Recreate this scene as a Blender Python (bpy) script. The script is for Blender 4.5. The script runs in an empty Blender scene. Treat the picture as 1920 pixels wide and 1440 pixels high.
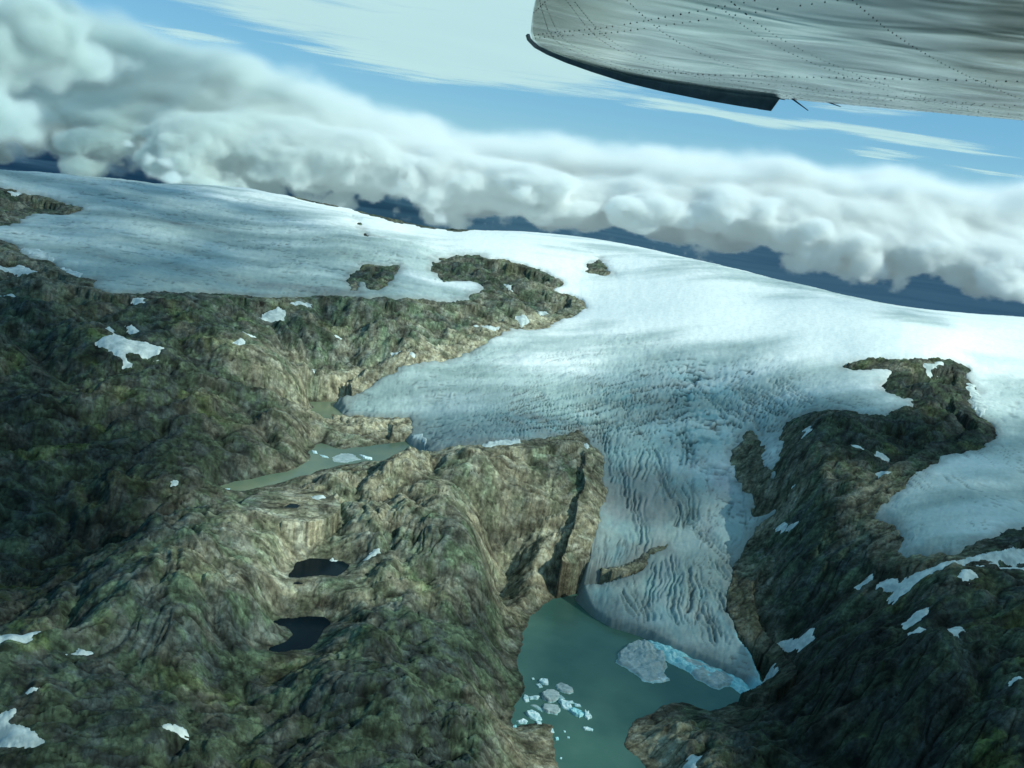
import bpy, bmesh, math, random
import numpy as np
from mathutils import Vector, Matrix

Q = 1.0            # grid density factor
H = 700.0          # camera height above the proglacial lake
F_PX = 1740.0      # focal length in photo pixels (1920 wide)
PITCH = math.atan(430/1740*math.cos(math.radians(8)))
ROLL = math.radians(8)
SUN_EL = math.radians(38); SUN_AZ = math.radians(106)      # azimuth measured from +Y towards +X
SUN = np.array([math.sin(SUN_AZ)*math.cos(SUN_EL), math.cos(SUN_AZ)*math.cos(SUN_EL), math.sin(SUN_EL)])
FWD = np.array([0, math.cos(PITCH), -math.sin(PITCH)])
R0 = np.array([1.0, 0, 0]); U0 = np.cross(R0, FWD)
RGT = R0*math.cos(ROLL) + U0*math.sin(ROLL)
UPV = np.cross(RGT, FWD)
CAM = np.array([0, 0, H])
sc = bpy.context.scene
rng = np.random.RandomState(7)
CLOUD_D = .024; CLOUD_GLOW = .03

# ------------------------------------------------------------------ helpers
def ray(px, py):
    d = FWD + RGT*((px-960)/F_PX) + UPV*((720-py)/F_PX)
    return d/np.linalg.norm(d)
def at_z(px, py, z):
    d = ray(px, py); t = (z-H)/d[2]
    return CAM + d*t
def sm(a, b, x):
    t = np.clip((x-a)/(b-a), 0, 1); return t*t*(3-2*t)

_P = rng.permutation(4096).astype(np.int32)
_G = np.stack([np.cos(np.arange(256)*2*np.pi/256), np.sin(np.arange(256)*2*np.pi/256)]).astype(np.float32)
def perlin(x, y, seed=0):
    xi = np.floor(x).astype(np.int32); yi = np.floor(y).astype(np.int32)
    xf = (x-xi).astype(np.float32); yf = (y-yi).astype(np.float32)
    u = xf*xf*xf*(xf*(xf*6-15)+10); v = yf*yf*yf*(yf*(yf*6-15)+10)
    def g(ix, iy, dx, dy):
        h = _P[(_P[(ix+seed*131) & 4095] + iy) & 4095] & 255
        return _G[0][h]*dx + _G[1][h]*dy
    a = g(xi, yi, xf, yf); b = g(xi+1, yi, xf-1, yf)
    c = g(xi, yi+1, xf, yf-1); d = g(xi+1, yi+1, xf-1, yf-1)
    a = a + u*(b-a); c = c + u*(d-c)
    return (a + v*(c-a))*1.5
def fbm(x, y, wl, octs, seed=0, gain=.5, lac=2.03):
    s = 0; a = 1.0; f = 1.0/wl
    for k in range(octs):
        s = s + a*perlin(x*f+k*17.3, y*f-k*9.1, seed+k); a *= gain; f *= lac
    return s

# polar grid about the point under the camera
AZ0, AZ1 = math.radians(-41), math.radians(42)
R_MIN, R_MAX = 230.0, 9500.0
NU = int(1450*Q); NV = int(1250*Q)
_lr = np.linspace(math.log(R_MIN), math.log(R_MAX), 4000)
_dep = np.arctan(H*0.8/np.exp(_lr))
_w = 0.55*(_dep[0]-_dep)/(_dep[0]-_dep[-1]) + 0.45*(_lr-_lr[0])/(_lr[-1]-_lr[0])
def lr_of_w(w): return np.interp(w, _w, _lr)
def w_of_r(r): return np.interp(np.log(np.maximum(r, 1.0)), _lr, _w)
def grid(nu, nv):
    u = np.linspace(0, 1, nu); v = np.linspace(0, 1, nv)
    az = AZ0 + (AZ1-AZ0)*u; r = np.exp(lr_of_w(v))
    A, R = np.meshgrid(az, r)
    return np.sin(A)*R, np.cos(A)*R, A, R
def uv_of(x, y):
    return (np.arctan2(x, y)-AZ0)/(AZ1-AZ0), w_of_r(np.hypot(x, y))
def bil(field, x, y):
    nv, nu = field.shape; u, v = uv_of(x, y)
    fu = np.clip(u, 0, 1)*(nu-1.001); fv = np.clip(v, 0, 1)*(nv-1.001)
    i = fu.astype(int); j = fv.astype(int); a = fu-i; b = fv-j
    return (field[j, i]*(1-a)*(1-b)+field[j, i+1]*a*(1-b)+field[j+1, i]*(1-a)*b+field[j+1, i+1]*a*b)
def up_field(field, nu, nv):
    cv, cu = field.shape
    fu = np.linspace(0, cu-1.001, nu); fv = np.linspace(0, cv-1.001, nv)
    i = fu.astype(int); j = fv.astype(int); a = (fu-i)[None, :]; b = (fv-j)[:, None]
    f0 = field[j]; f1 = field[j+1]
    return f0[:, i]*(1-a)*(1-b)+f0[:, i+1]*a*(1-b)+f1[:, i]*(1-a)*b+f1[:, i+1]*a*b

def rbf(P, V, X, Y, smooth=0.0, eps=.02):
    """P = list of world xy, V = values; evaluates a linear-kernel surface in (azimuth, log range)"""
    P = np.array(P); V = np.array(V, float)
    if V.ndim == 1: V = V[:, None]
    a = np.arctan2(P[:, 0], P[:, 1]); l = np.log(np.hypot(P[:, 0], P[:, 1]))*.8
    n = len(P)
    D = np.sqrt((a[:, None]-a)**2+(l[:, None]-l)**2+eps**2)
    M = np.zeros((n+3, n+3)); M[:n, :n] = -D + np.eye(n)*smooth
    M[:n, n] = 1; M[:n, n+1] = a; M[:n, n+2] = l; M[n:, :n] = M[:n, n:].T
    W = np.linalg.solve(M, np.vstack([V, np.zeros((3, V.shape[1]))]))
    A = np.arctan2(X, Y).ravel(); L = np.log(np.hypot(X, Y)).ravel()*.8
    out = np.zeros((A.size, V.shape[1]))
    for s in range(0, A.size, 40000):
        aa = A[s:s+40000]; ll = L[s:s+40000]
        K = -np.sqrt((aa[:, None]-a)**2+(ll[:, None]-l)**2+eps**2)
        out[s:s+40000] = K@W[:n] + W[n] + aa[:, None]*W[n+1] + ll[:, None]*W[n+2]
    out = out.reshape(X.shape+(V.shape[1],))
    return out[..., 0] if out.shape[-1] == 1 else out

def sdf(poly, X, Y):
    """signed distance in metres, negative inside"""
    d2 = np.full(X.shape, 1e18); ins = np.zeros(X.shape, bool)
    n = len(poly)
    for k in range(n):
        ax, ay = poly[k][:2]; bx, by = poly[(k+1) % n][:2]
        ex, ey = bx-ax, by-ay; L = ex*ex+ey*ey+1e-9
        t = np.clip(((X-ax)*ex+(Y-ay)*ey)/L, 0, 1)
        qx = X-ax-t*ex; qy = Y-ay-t*ey
        np.minimum(d2, qx*qx+qy*qy, out=d2)
        c = ((ay > Y) != (by > Y))
        if abs(by-ay) > 1e-9:
            ins ^= c & (X < (bx-ax)*(Y-ay)/(by-ay)+ax)
    d = np.sqrt(d2)
    return np.where(ins, -d, d)

# ------------------------------------------------------------------ large shape of the land
CTRL = [
 # near left hills
 (-200,1500,130),(60,1420,135),(300,1420,120),(520,1400,110),(700,1430,95),(850,1420,85),(960,1425,50),(1000,1440,30),
 (60,1300,150),(250,1280,125),(450,1290,105),(700,1290,110),(850,1290,75),(930,1230,45),(940,1330,42),
 (0,1190,160),(130,1200,140),(300,1180,150),(430,1180,125),(700,1170,135),(830,1130,110),(930,1150,46),
 (570,1190,85),(600,1065,115),(560,1140,100),(700,1080,128),(780,1000,150),(850,1080,118),(900,960,165),(1000,1000,124),(1060,1050,84),
 (980,1090,38),(1090,960,118),(1080,870,166),(980,845,186),(880,860,175),(800,880,155),(960,1130,22),(1050,1100,16),(1070,1080,30),
 (40,1090,110),(110,1040,120),(200,985,135),(300,935,150),(300,1000,195),(240,1080,185),(150,1120,165),(400,1020,190),(480,960,175),(420,1080,165),
 (500,905,140),(600,860,140),(700,850,140),(780,840,140),(430,912,140),(610,768,150),(640,792,157),(720,802,164),(770,805,150),
 (560,900,155),(650,900,150),(700,950,160),(620,1000,145),(600,1030,128),
 (0,980,150),(100,900,175),(0,850,200),(200,840,190),(350,860,190),(480,860,175),(540,810,185),(300,760,225),(450,760,210),
 (100,750,225),(0,700,245),(-200,760,240),(560,740,180),(150,660,255),(300,660,270),(0,600,285),(150,590,298),(300,600,298),
 (450,620,285),(600,620,265),(600,690,215),(700,690,205),(450,690,245),(200,555,315),(400,556,310),(560,558,312),(650,560,320),
 (700,524,335),(760,590,312),(800,640,255),(860,650,235),(900,570,322),(900,510,352),(820,505,345),(1000,540,335),(1060,585,300),(980,600,290),(850,555,325),
 (0,480,345),(80,500,335),(150,530,322),(0,380,395),(90,390,385),(-200,500,350),(0,435,360),(150,420,368),
 # upper ice
 (300,500,335),(500,500,335),(640,510,330),(750,535,326),(300,430,368),(500,440,368),(700,460,362),(900,470,372),(1100,500,372),(1100,560,325),
 (700,738,168),(800,720,190),(950,660,225),(800,780,172),(900,760,192),(900,810,178),(1000,800,190),(1000,720,225),(1080,640,262),
 (1100,720,230),(1250,560,352),(1250,650,292),(1250,720,245),(1400,650,308),(1400,720,262),(1500,600,350),(1520,690,290),(1700,650,345),
 (1850,680,345),(1120,524,353),
 # icefall and tongue
 (1100,790,188),(1200,775,208),(1300,770,222),(1400,775,238),(1150,830,165),(1250,830,172),(1340,830,185),(1160,900,125),(1250,900,135),
 (1350,900,145),(1140,980,85),(1250,980,95),(1370,980,105),(1130,1060,52),(1230,1060,58),(1340,1060,66),(1130,1130,22),(1230,1140,28),
 (1340,1150,38),(1230,1190,12),(1330,1225,13),(1400,1255,12),(1110,1100,28),(1180,1045,68),
 # right hand mountain
 (1400,850,175),(1430,860,200),(1425,920,150),(1452,860,195),(1500,800,255),(1480,900,200),(1450,980,120),(1560,850,262),(1550,940,205),(1560,790,280),
 (1650,800,285),(1650,880,250),(1750,740,325),(1800,720,330),(1700,720,325),(1620,705,325),(1620,745,300),(1850,800,300),(1800,830,285),(1740,860,262),(1640,940,215),
 (1640,740,305),(1880,780,305),(1800,920,245),(1900,870,272),(1900,980,235),(1750,1010,222),(1700,960,225),(2100,850,280),
 (1480,1030,115),(1550,1040,150),(1640,1000,190),(1660,1045,185),(1430,1100,75),(1520,1120,105),(1410,1170,45),(1600,1090,150),(1700,1060,190),
 (1460,1200,32),(1430,1240,12),(1520,1195,70),(1570,1130,115),(1800,1060,215),(1900,1030,235),(1500,1250,60),
 # lower right mountain
 (1640,1110,150),(1700,1120,175),(1800,1130,205),(1900,1120,225),(1650,1200,150),(1750,1180,195),(1850,1250,205),(2000,1200,240),
 (1560,1240,100),(1640,1300,130),(1750,1350,155),(1900,1400,170),(1500,1310,65),(1560,1400,75),(1650,1430,95),(1430,1330,25),
 (1400,1400,35),(1300,1360,32),(1230,1350,18),(1200,1400,12),(1320,1430,35),(1250,1400,34),(2100,1500,180),(1700,1560,160),(1450,1540,50),
 (1100,1250,0),(1200,1330,0),(1050,1160,0),(1100,1400,0),(1000,1270,0),(1300,1290,0),(1120,1560,0),
 (500,1600,70),(0,1650,90),(900,1600,50),(1040,1400,12),
]
# crest of the ice cap: (px, py) of its skyline with height; land falls away behind it
CREST = [(-260,292,430),(-100,308,430),(0,320,430),(120,331,432),(240,341,433),(340,350,434),(430,352,432),(500,362,430),(600,381,425),(700,404,418),(800,428,412),(900,434,420),(1000,438,432),(1100,448,436),
         (1200,466,438),(1300,489,438),(1400,513,437),(1500,537,436),(1600,560,434),(1700,580,432),(1800,590,430),(1920,598,425),(2060,612,420),(2250,640,415)]
P = []; V = []
for px, py, z in CTRL:
    p = at_z(px, py, z); P.append(p[:2]); V.append(z)
for px, py, z in CREST:
    p = at_z(px, py, z); r = math.hypot(p[0], p[1]); t = (H-z)/r
    P.append(p[:2]); V.append(z)
    P.append(p[:2]*.86); V.append(z+t*r*.14-t*r*.035 - 14)
    for k, dz in ((1.12, 25), (1.3, 160), (1.6, 420), (2.2, 900)):
        if r*k < R_MAX*1.3:
            P.append(p[:2]*k); V.append(H-t*r*k-dz)
CU, CV = int(620*min(Q, 1)), int(520*min(Q, 1))
cX, cY, cA, cR = grid(CU, CV)
P_M, V_M = P, V
cZ = rbf(P_M, V_M, cX, cY, 0.0, .012)
def march(px, py):
    """world point where the ray through a photo pixel meets the large land shape"""
    d = ray(px, py); rr = np.exp(np.linspace(math.log(R_MIN), math.log(R_MAX), 1500))
    t = rr/math.hypot(d[0], d[1]); p = CAM[None]+d[None]*t[:, None]
    z = bil(cZ, p[:, 0], p[:, 1]); k = np.nonzero(z >= p[:, 2])[0]
    k = k[0] if len(k) else int(np.argmin(np.abs(z-p[:, 2])))
    return p[k]
def world_poly(pp, z=None):
    return [tuple((at_z(a, b, z) if z is not None else march(a, b))[:2]) for a, b in pp]

# ------------------------------------------------------------------ outlines (photo pixels thrown onto the land)
ICE = [(-300,440),(-150,436),(0,429),(40,425),(45,415),(75,415),(120,417),(160,407),(150,400),(120,392),(90,378),(45,360),(0,350),(-150,335),(-300,330),(-300,285),
 (0,300),(340,330),(600,366),(800,412),(1000,422),(1200,450),(1500,521),(1700,562),(1920,582),(2200,610),(2300,900),
 (1920,990),(1840,1015),(1790,1035),(1740,1040),(1695,1043),(1682,1030),(1690,1010),(1678,992),(1640,972),(1650,958),(1670,935),(1700,905),(1740,880),(1780,855),(1830,850),
 (1855,830),(1875,815),(1855,795),(1830,780),(1815,760),(1825,745),(1805,725),(1815,708),(1800,698),(1775,686),(1750,688),(1740,695),(1650,690),(1600,697),(1570,715),
 (1620,712),(1668,715),(1645,740),(1660,750),(1685,755),(1710,757),(1700,768),(1660,787),(1610,783),(1580,775),(1545,773),(1500,780),(1465,795),(1460,820),(1461,860),(1455,905),
 (1450,905),(1440,870),(1425,842),(1405,812),(1390,830),(1385,845),(1370,860),(1376,890),(1390,930),(1410,938),(1405,960),(1402,985),(1425,988),(1447,992),(1410,1015),(1385,1040),(1377,1060),(1370,1085),
 (1364,1110),(1360,1140),(1373,1165),(1383,1200),(1400,1225),(1410,1248),(1432,1285),(1410,1276),(1370,1256),(1310,1230),(1260,1210),(1215,1186),(1190,1177),(1145,1165),(1112,1142),(1098,1118),(1090,1100),
 (1125,1101),(1170,1083),(1202,1068),(1226,1047),(1252,1022),(1210,1030),(1185,1045),(1165,1055),(1115,1072),(1100,1072),(1105,1050),(1110,1020),(1118,990),(1128,960),(1134,935),(1127,912),
 (1133,890),(1135,870),(1125,852),(1105,838),(1095,822),(1085,812),(1060,820),(1010,818),(980,820),(900,830),(850,840),(815,848),(800,845),(770,824),
 (770,815),(777,800),(765,788),(700,785),(652,784),(640,758),(660,752),(700,735),(740,712),(790,690),(850,683),(900,665),(940,643),(960,628),(1000,622),(1020,620),(1040,610),(1080,600),(1098,592),
 (1090,580),(1065,568),(1035,562),(1055,555),(1050,540),(1030,525),(1000,510),(975,502),(940,495),(900,487),(860,488),(795,494),(805,500),(838,510),(812,515),(800,525),(815,530),(830,540),(880,543),(907,551),(870,558),(800,563),
 (740,559),(690,553),(640,548),(600,548),(560,553),(480,555),(400,551),(260,549),(210,549),(168,536),(187,526),(150,520),(120,505),(90,490),(48,480),(40,468),(0,452),(-150,445),(-300,450)]
NUNATAKS = [
 [(658,542),(656,526),(675,515),(700,513),(725,516),(746,511),(747,522),(735,538),(708,545),(690,541),(676,531),(672,545)],
 [(1092,517),(1120,518),(1143,524),(1141,535),(1118,528)],
 [(464,356),(520,363),(590,376),(640,386),(690,402),(720,410),(690,398),(640,381),(600,372),(520,352)],
 [(730,411),(800,427),(860,432),(800,420)],
 [(1128,928),(1137,915),(1134,940)],
]
LAKES = {
 'main': (0.0, [(1036,1126),(1060,1120),(1092,1112),(1150,1130),(1250,1170),(1350,1210),(1425,1262),(1432,1285),(1440,1297),(1400,1310),(1360,1322),(1330,1332),(1280,1318),(1240,1322),(1195,1350),(1165,1380),(1160,1397),(1195,1420),(1212,1445),(1225,1600),
          (1030,1600),(1042,1445),(1040,1390),(1030,1362),(1000,1358),(965,1362),(958,1350),(975,1312),(987,1288),(980,1262),(968,1240),(975,1220),(985,1190),(992,1158),(1004,1148),(1020,1135)]),
 'upper': (140.0, [(405,916),(440,905),(500,890),(556,880),(583,862),(577,846),(600,831),(640,842),(700,835),(765,826),(800,828),(812,848),(770,857),(720,862),(682,866),(640,872),(600,881),(560,897),(500,911),(455,922)]),
 'small': (150.0, [(572,752),(600,753),(650,752),(662,785),(600,784),(582,770),(590,762)]),
 'pond_high': (114.0, [(543,1081),(556,1056),(580,1049),(645,1051),(652,1060),(632,1078),(600,1079),(560,1084)]),
 'pond_low': (85.0, [(515,1166),(527,1158),(605,1157),(617,1170),(600,1180),(590,1203),(578,1216),(540,1221),(487,1219),(530,1205),(552,1190),(535,1176)]),
 'pool': (155.0, [(531,951),(545,944),(563,946),(555,953)]),
}
SNOW = [
 ('broad branching snow patch on the dark left hillside', [(180,660),(205,645),(214,632),(212,622),(226,618),(230,640),(240,648),(275,645),(308,655),(300,667),(270,665),(248,661),(237,672),(250,685),(230,682),(215,672)]),
 ('small round snow patch just above the broad branching one', [(195,619),(203,611),(212,613),(211,622),(200,624)]),
 ('small snow scrap behind the broad branching patch on the left hill', [(233,601),(248,597),(258,606),(252,612),(244,606)]),
 ('pale flat snow patch just below the ice edge on the left ridge', [(488,584),(500,577),(520,573),(536,579),(532,585),(510,588)]),
 ('thin snow strip right under the upper ice edge of the left ridge', [(538,570),(555,566),(582,566),(583,571),(560,572)]),
 ('thin snow strip on the middle of the left ridge', [(443,622),(460,621),(478,625),(478,630),(458,629)]),
 ('ragged snow patch below the thin strip on the left ridge', [(442,646),(450,642),(457,647),(454,658),(447,665),(442,656)]),
 ('tiny slanted snow fleck high on the middle ridge', [(622,622),(632,622),(641,629),(638,632),(630,629)]),
 ('small upright snow fleck lower on the middle ridge', [(583,677),(590,677),(596,688),(590,692),(585,686)]),
 ('white snow wedge running down to the ice by the ridge foot', [(884,606),(900,607),(918,616),(936,627),(931,637),(915,628),(898,617)]),
 ('small snow patch between crags near the ridge nose', [(970,602),(985,600),(990,610),(978,618),(971,612)]),
 ('narrow snow strip on rock near the ridge nose', [(1008,588),(1025,590),(1026,595),(1012,594)]),
 ('snow scrap in the middle of the crag above the ridge', [(944,546),(955,549),(956,553),(945,551)]),
 ('narrow snow streak on the far left slope near the ice', [(-20,493),(35,494),(72,507),(50,506),(0,498)]),
 ('faint snow streak low on the far left slope', [(-10,543),(25,543),(22,549),(0,548)]),
 ('small snow scrap at the ice edge of the dark ridge', [(248,558),(272,559),(270,567),(258,564)]),
 ('snow edging on the upper far left slope', [(42,470),(70,474),(92,484),(108,491),(96,491),(60,482)]),
 ('snow edging on the lower far left slope', [(114,505),(135,508),(153,517),(150,520),(130,515)]),
 ('thin snow streak across the top left outcrop', [(12,360),(40,364),(62,370),(50,372),(20,366)]),
 ('snow fleck on the pale foot of the middle ridge', [(733,664),(747,667),(744,677),(737,671)]),
 ('snow fleck in a gully at the foot of the middle ridge', [(764,667),(776,669),(778,684),(770,681)]),
 ('long white snow wedge at the left edge of the lower hills', [(-40,1194),(0,1192),(35,1190),(60,1188),(110,1184),(138,1187),(132,1196),(80,1206),(40,1214),(-30,1218)]),
 ('large ragged snow patch at the lower left edge', [(-40,1334),(0,1330),(26,1328),(30,1334),(18,1350),(45,1356),(62,1368),(82,1385),(58,1393),(35,1389),(-30,1380)]),
 ('small bright snow wedge on the lower green hills', [(305,1387),(318,1375),(330,1371),(350,1372),(352,1380),(332,1385)]),
 ('tiny snow fleck between the two left edge patches', [(51,1301),(60,1295),(72,1295),(68,1302),(55,1305)]),
 ('thin snow scrap right of the long white wedge', [(128,1240),(150,1234),(173,1230),(173,1235),(150,1240)]),
 ('lone snow fleck in the dark gully left of the green lake', [(318,911),(325,904),(335,903),(333,910),(323,915)]),
 ('narrow snow streak on pale slabs below the green lake', [(582,936),(595,930),(610,929),(611,935),(592,938)]),
 ('snow scrap on the cliff above the dark tarn', [(617,1034),(624,1028),(634,1029),(639,1038),(628,1036),(620,1042)]),
 ('slanted snow streak in a cleft right of the dark tarn', [(684,1038),(698,1029),(710,1024),(710,1029),(692,1041)]),
 ('curved white snow bank at the ice edge by the green lake', [(763,827),(776,823),(790,826),(799,838),(797,847),(789,838),(776,831)]),
 ('long white snow gully streak on the right mountain', [(1653,1087),(1672,1083),(1690,1087),(1715,1075),(1745,1067),(1790,1059),(1850,1040),(1920,1022),(1990,1000),(1990,1018),(1920,1038),(1850,1050),(1785,1066),(1722,1090),(1680,1118),(1672,1100),(1660,1098)]),
 ('second thinner snow streak below the long gully streak', [(1834,1066),(1880,1055),(1925,1046),(1990,1035),(1990,1042),(1925,1055),(1870,1061),(1840,1068)]),
 ('small snow patch above the start of the long gully streak', [(1604,1073),(1620,1068),(1637,1065),(1635,1074),(1618,1081)]),
 ('small snow patch under the long gully streak', [(1790,1101),(1800,1090),(1828,1087),(1826,1094),(1802,1105)]),
 ('slanted snow sliver above the broad patch of the dark mountain', [(1694,1163),(1705,1153),(1725,1145),(1742,1140),(1738,1149),(1715,1160),(1700,1168)]),
 ('broad snow patch on the shoulder of the dark mountain', [(1711,1172),(1728,1162),(1745,1164),(1765,1157),(1790,1155),(1797,1165),(1809,1174),(1800,1190),(1782,1198),(1760,1190),(1745,1188),(1728,1190)]),
 ('round snow patch at the right edge of the dark mountain', [(1894,1270),(1903,1264),(1912,1268),(1917,1278),(1906,1283),(1896,1278)]),
 ('snow patch behind the brown headland at the lake foot', [(1284,1418),(1296,1410),(1308,1414),(1319,1419),(1306,1430),(1303,1450),(1282,1450)]),
 ('dirty white snow remnant on the shore beside the calving front', [(1436,1260),(1446,1254),(1460,1255),(1462,1261),(1446,1268)]),
 ('bluish old ice remnant in the dark ravine', [(1458,1214),(1480,1202),(1500,1192),(1518,1178),(1527,1182),(1524,1200),(1506,1208),(1480,1216)]),
 ('small snow fleck near the summit of the dark crag', [(1505,814),(1519,811),(1519,819),(1509,826)]),
 ('three cornered snow patch in the middle of the dark crag', [(1643,846),(1655,834),(1672,844),(1668,850),(1655,844)]),
 ('faint snow patch right of the summit fleck on the dark crag', [(1600,827),(1612,828),(1624,835),(1610,835)]),
 ('snow fleck low on the left of the dark crag', [(1488,893),(1505,886),(1503,892),(1492,898)]),
 ('pale snow wedge low on the right of the dark crag', [(1643,880),(1655,874),(1668,888),(1668,894),(1655,888)]),
 ('snow strip between the two humps on the crag top', [(1722,706),(1745,700),(1765,697),(1770,706),(1735,718)]),
 ('snow sliver at the head of the dark gully', [(1446,1019),(1465,1010),(1486,999),(1482,1007),(1460,1020)]),
 ('snow fleck at the rim of the rock knob by the icefall', [(1094,838),(1101,835),(1104,845),(1098,848)]),
 ('snow edging above the rock knob beside the icefall', [(905,829),(940,821),(975,818),(978,823),(940,828),(908,833)]),
 ('snow bank hugging the right side of the crag top', [(1806,738),(1822,742),(1838,760),(1850,778),(1838,782),(1822,765)]),
]
def world_edge(name): return
ICE_W = world_poly(ICE)
NUN_W = [world_poly(p) for p in NUNATAKS]
LAKE_W = {k: (z, world_poly(p, z)) for k, (z, p) in LAKES.items()}
SNOW_W = [(n, world_poly(p)) for n, p in SNOW]
cIce = sdf(ICE_W, cX, cY)
cIce0 = cIce.copy()
for w in NUN_W: cIce = np.maximum(cIce, -sdf(w, cX, cY))
# behind its skyline the ice cap simply goes on for a while
_ca = []; _cr = []
for px, py, z in CREST:
    p = at_z(px, py, z); _ca.append(math.atan2(p[0], p[1])); _cr.append(math.hypot(p[0], p[1]))
cCrest = np.interp(cA, _ca, _cr)
cIce = np.where(cR > cCrest*.90, np.minimum(cIce, -120), cIce)
_q = 960+F_PX*np.tan(cA)                       # a low brown ridge shows along part of the skyline
_st = sm(440, 520, _q)*sm(930, 760, _q)
_lo = .962 + .03*(1-_st) + .012*np.sin(_q/23)+.008*np.sin(_q/9.5)
cIce = np.where((_st > .05) & (cR > cCrest*_lo) & (cR < cCrest*1.03), 30, cIce)
cLake = {k: sdf(w, cX, cY) for k, (z, w) in LAKE_W.items()}


def blur(Fd, n, it):
    for _ in range(it):
        for ax in (0, 1):
            p = np.pad(Fd, [(n, n) if a == ax else (0, 0) for a in (0, 1)], mode='edge')
            c = np.cumsum(p, axis=ax); c = np.concatenate([np.zeros_like(np.take(c, [0], ax)), c], ax); L = Fd.shape[ax]
            Fd = (np.take(c, range(2*n+1, 2*n+1+L), ax)-np.take(c, range(0, L), ax))/(2*n+1)
    return Fd
_b = blur(cZ, 13, 3); _w2 = sm(10, 120, -np.where(cR > cCrest*.97, -200., cIce0))
cZ = cZ*(1-_w2)+_b*_w2
_b = blur(cZ, 6, 2); cZ = _b
cZ = cZ + 8*_st*sm(.95, .99, cR/cCrest)*sm(1.12, 1.02, cR/cCrest)

# bring the ice cap's crest back to its surveyed height after the smoothing
_cp = np.array([[a, b] for a, b, z in CREST], float)
for _ in range(5):
    dx, dy, dz = cX, cY, cZ-H
    f = dx*FWD[0]+dy*FWD[1]+dz*FWD[2]
    PXc = 960+F_PX*(dx*RGT[0]+dy*RGT[1]+dz*RGT[2])/f; PYc = 720-F_PX*(dx*UPV[0]+dy*UPV[1]+dz*UPV[2])/f
    far_ = np.where(cR > cCrest*.7, PYc, 1e9); jj = far_.argmin(0); ii = np.arange(CU)
    err = far_[jj, ii]-np.interp(PXc[jj, ii], _cp[:, 0], _cp[:, 1])
    err = np.convolve(np.pad(err, 12, mode='edge'), np.ones(25)/25, mode='valid')
    dzc = err/F_PX*cCrest[0]
    cZ = cZ + dzc[None]*np.exp(-((cR/cCrest-1.0)/.22)**2)*.9
# ------------------------------------------------------------------ mesh + material helpers
COLL = sc.collection
def link(o): COLL.objects.link(o); return o
def tag(o, label=None, cat=None, group=None, kind=None):
    if label: o['label'] = label
    if cat: o['category'] = cat
    if group: o['group'] = group
    if kind: o['kind'] = kind
    return o
def np_mesh(name, co, quads, mat, col=None, extra=None, smooth=True, parent=None):
    me = bpy.data.meshes.new(name)
    n = len(co); k = quads.shape[1]; m = len(quads)
    me.vertices.add(n); me.vertices.foreach_set('co', np.asarray(co, np.float32).ravel())
    me.loops.add(m*k); me.loops.foreach_set('vertex_index', quads.astype(np.int32).ravel())
    me.polygons.add(m); me.polygons.foreach_set('loop_start', np.arange(0, m*k, k, dtype=np.int32))
    me.polygons.foreach_set('use_smooth', np.full(m, smooth))
    if col is not None:
        a = me.attributes.new('tone', 'FLOAT_COLOR', 'POINT')
        c = np.ones((n, 4), np.float32); c[:, :col.shape[1]] = col; a.data.foreach_set('color', c.ravel())
    for an, arr in (extra or {}).items():
        if arr.ndim == 1:
            a = me.attributes.new(an, 'FLOAT', 'POINT'); a.data.foreach_set('value', arr.astype(np.float32))
        else:
            a = me.attributes.new(an, 'FLOAT_VECTOR', 'POINT'); a.data.foreach_set('vector', arr.astype(np.float32).ravel())
    me.update(); me.validate()
    me.materials.append(mat)
    o = link(bpy.data.objects.new(name, me))
    if parent: o.parent = parent
    return o
def grid_mesh(name, X, Y, Z, keep, mat, col=None, extra=None, smooth=True):
    nv, nu = X.shape
    kq = keep[:-1, :-1] | keep[1:, :-1] | keep[:-1, 1:] | keep[1:, 1:]
    j, i = np.nonzero(kq); a = j*nu+i
    q = np.stack([a, a+1, a+nu+1, a+nu], 1)
    used = np.zeros(nv*nu, bool); used[q.ravel()] = True
    idx = np.cumsum(used)-1
    co = np.stack([X.ravel()[used], Y.ravel()[used], Z.ravel()[used]], 1)
    ex = {k: (v.ravel()[used] if v.ndim == 2 else v.reshape(-1, v.shape[-1])[used]) for k, v in (extra or {}).items()}
    return np_mesh(name, co, idx[q], mat, None if col is None else col.reshape(-1, col.shape[-1])[used], ex, smooth)

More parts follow.
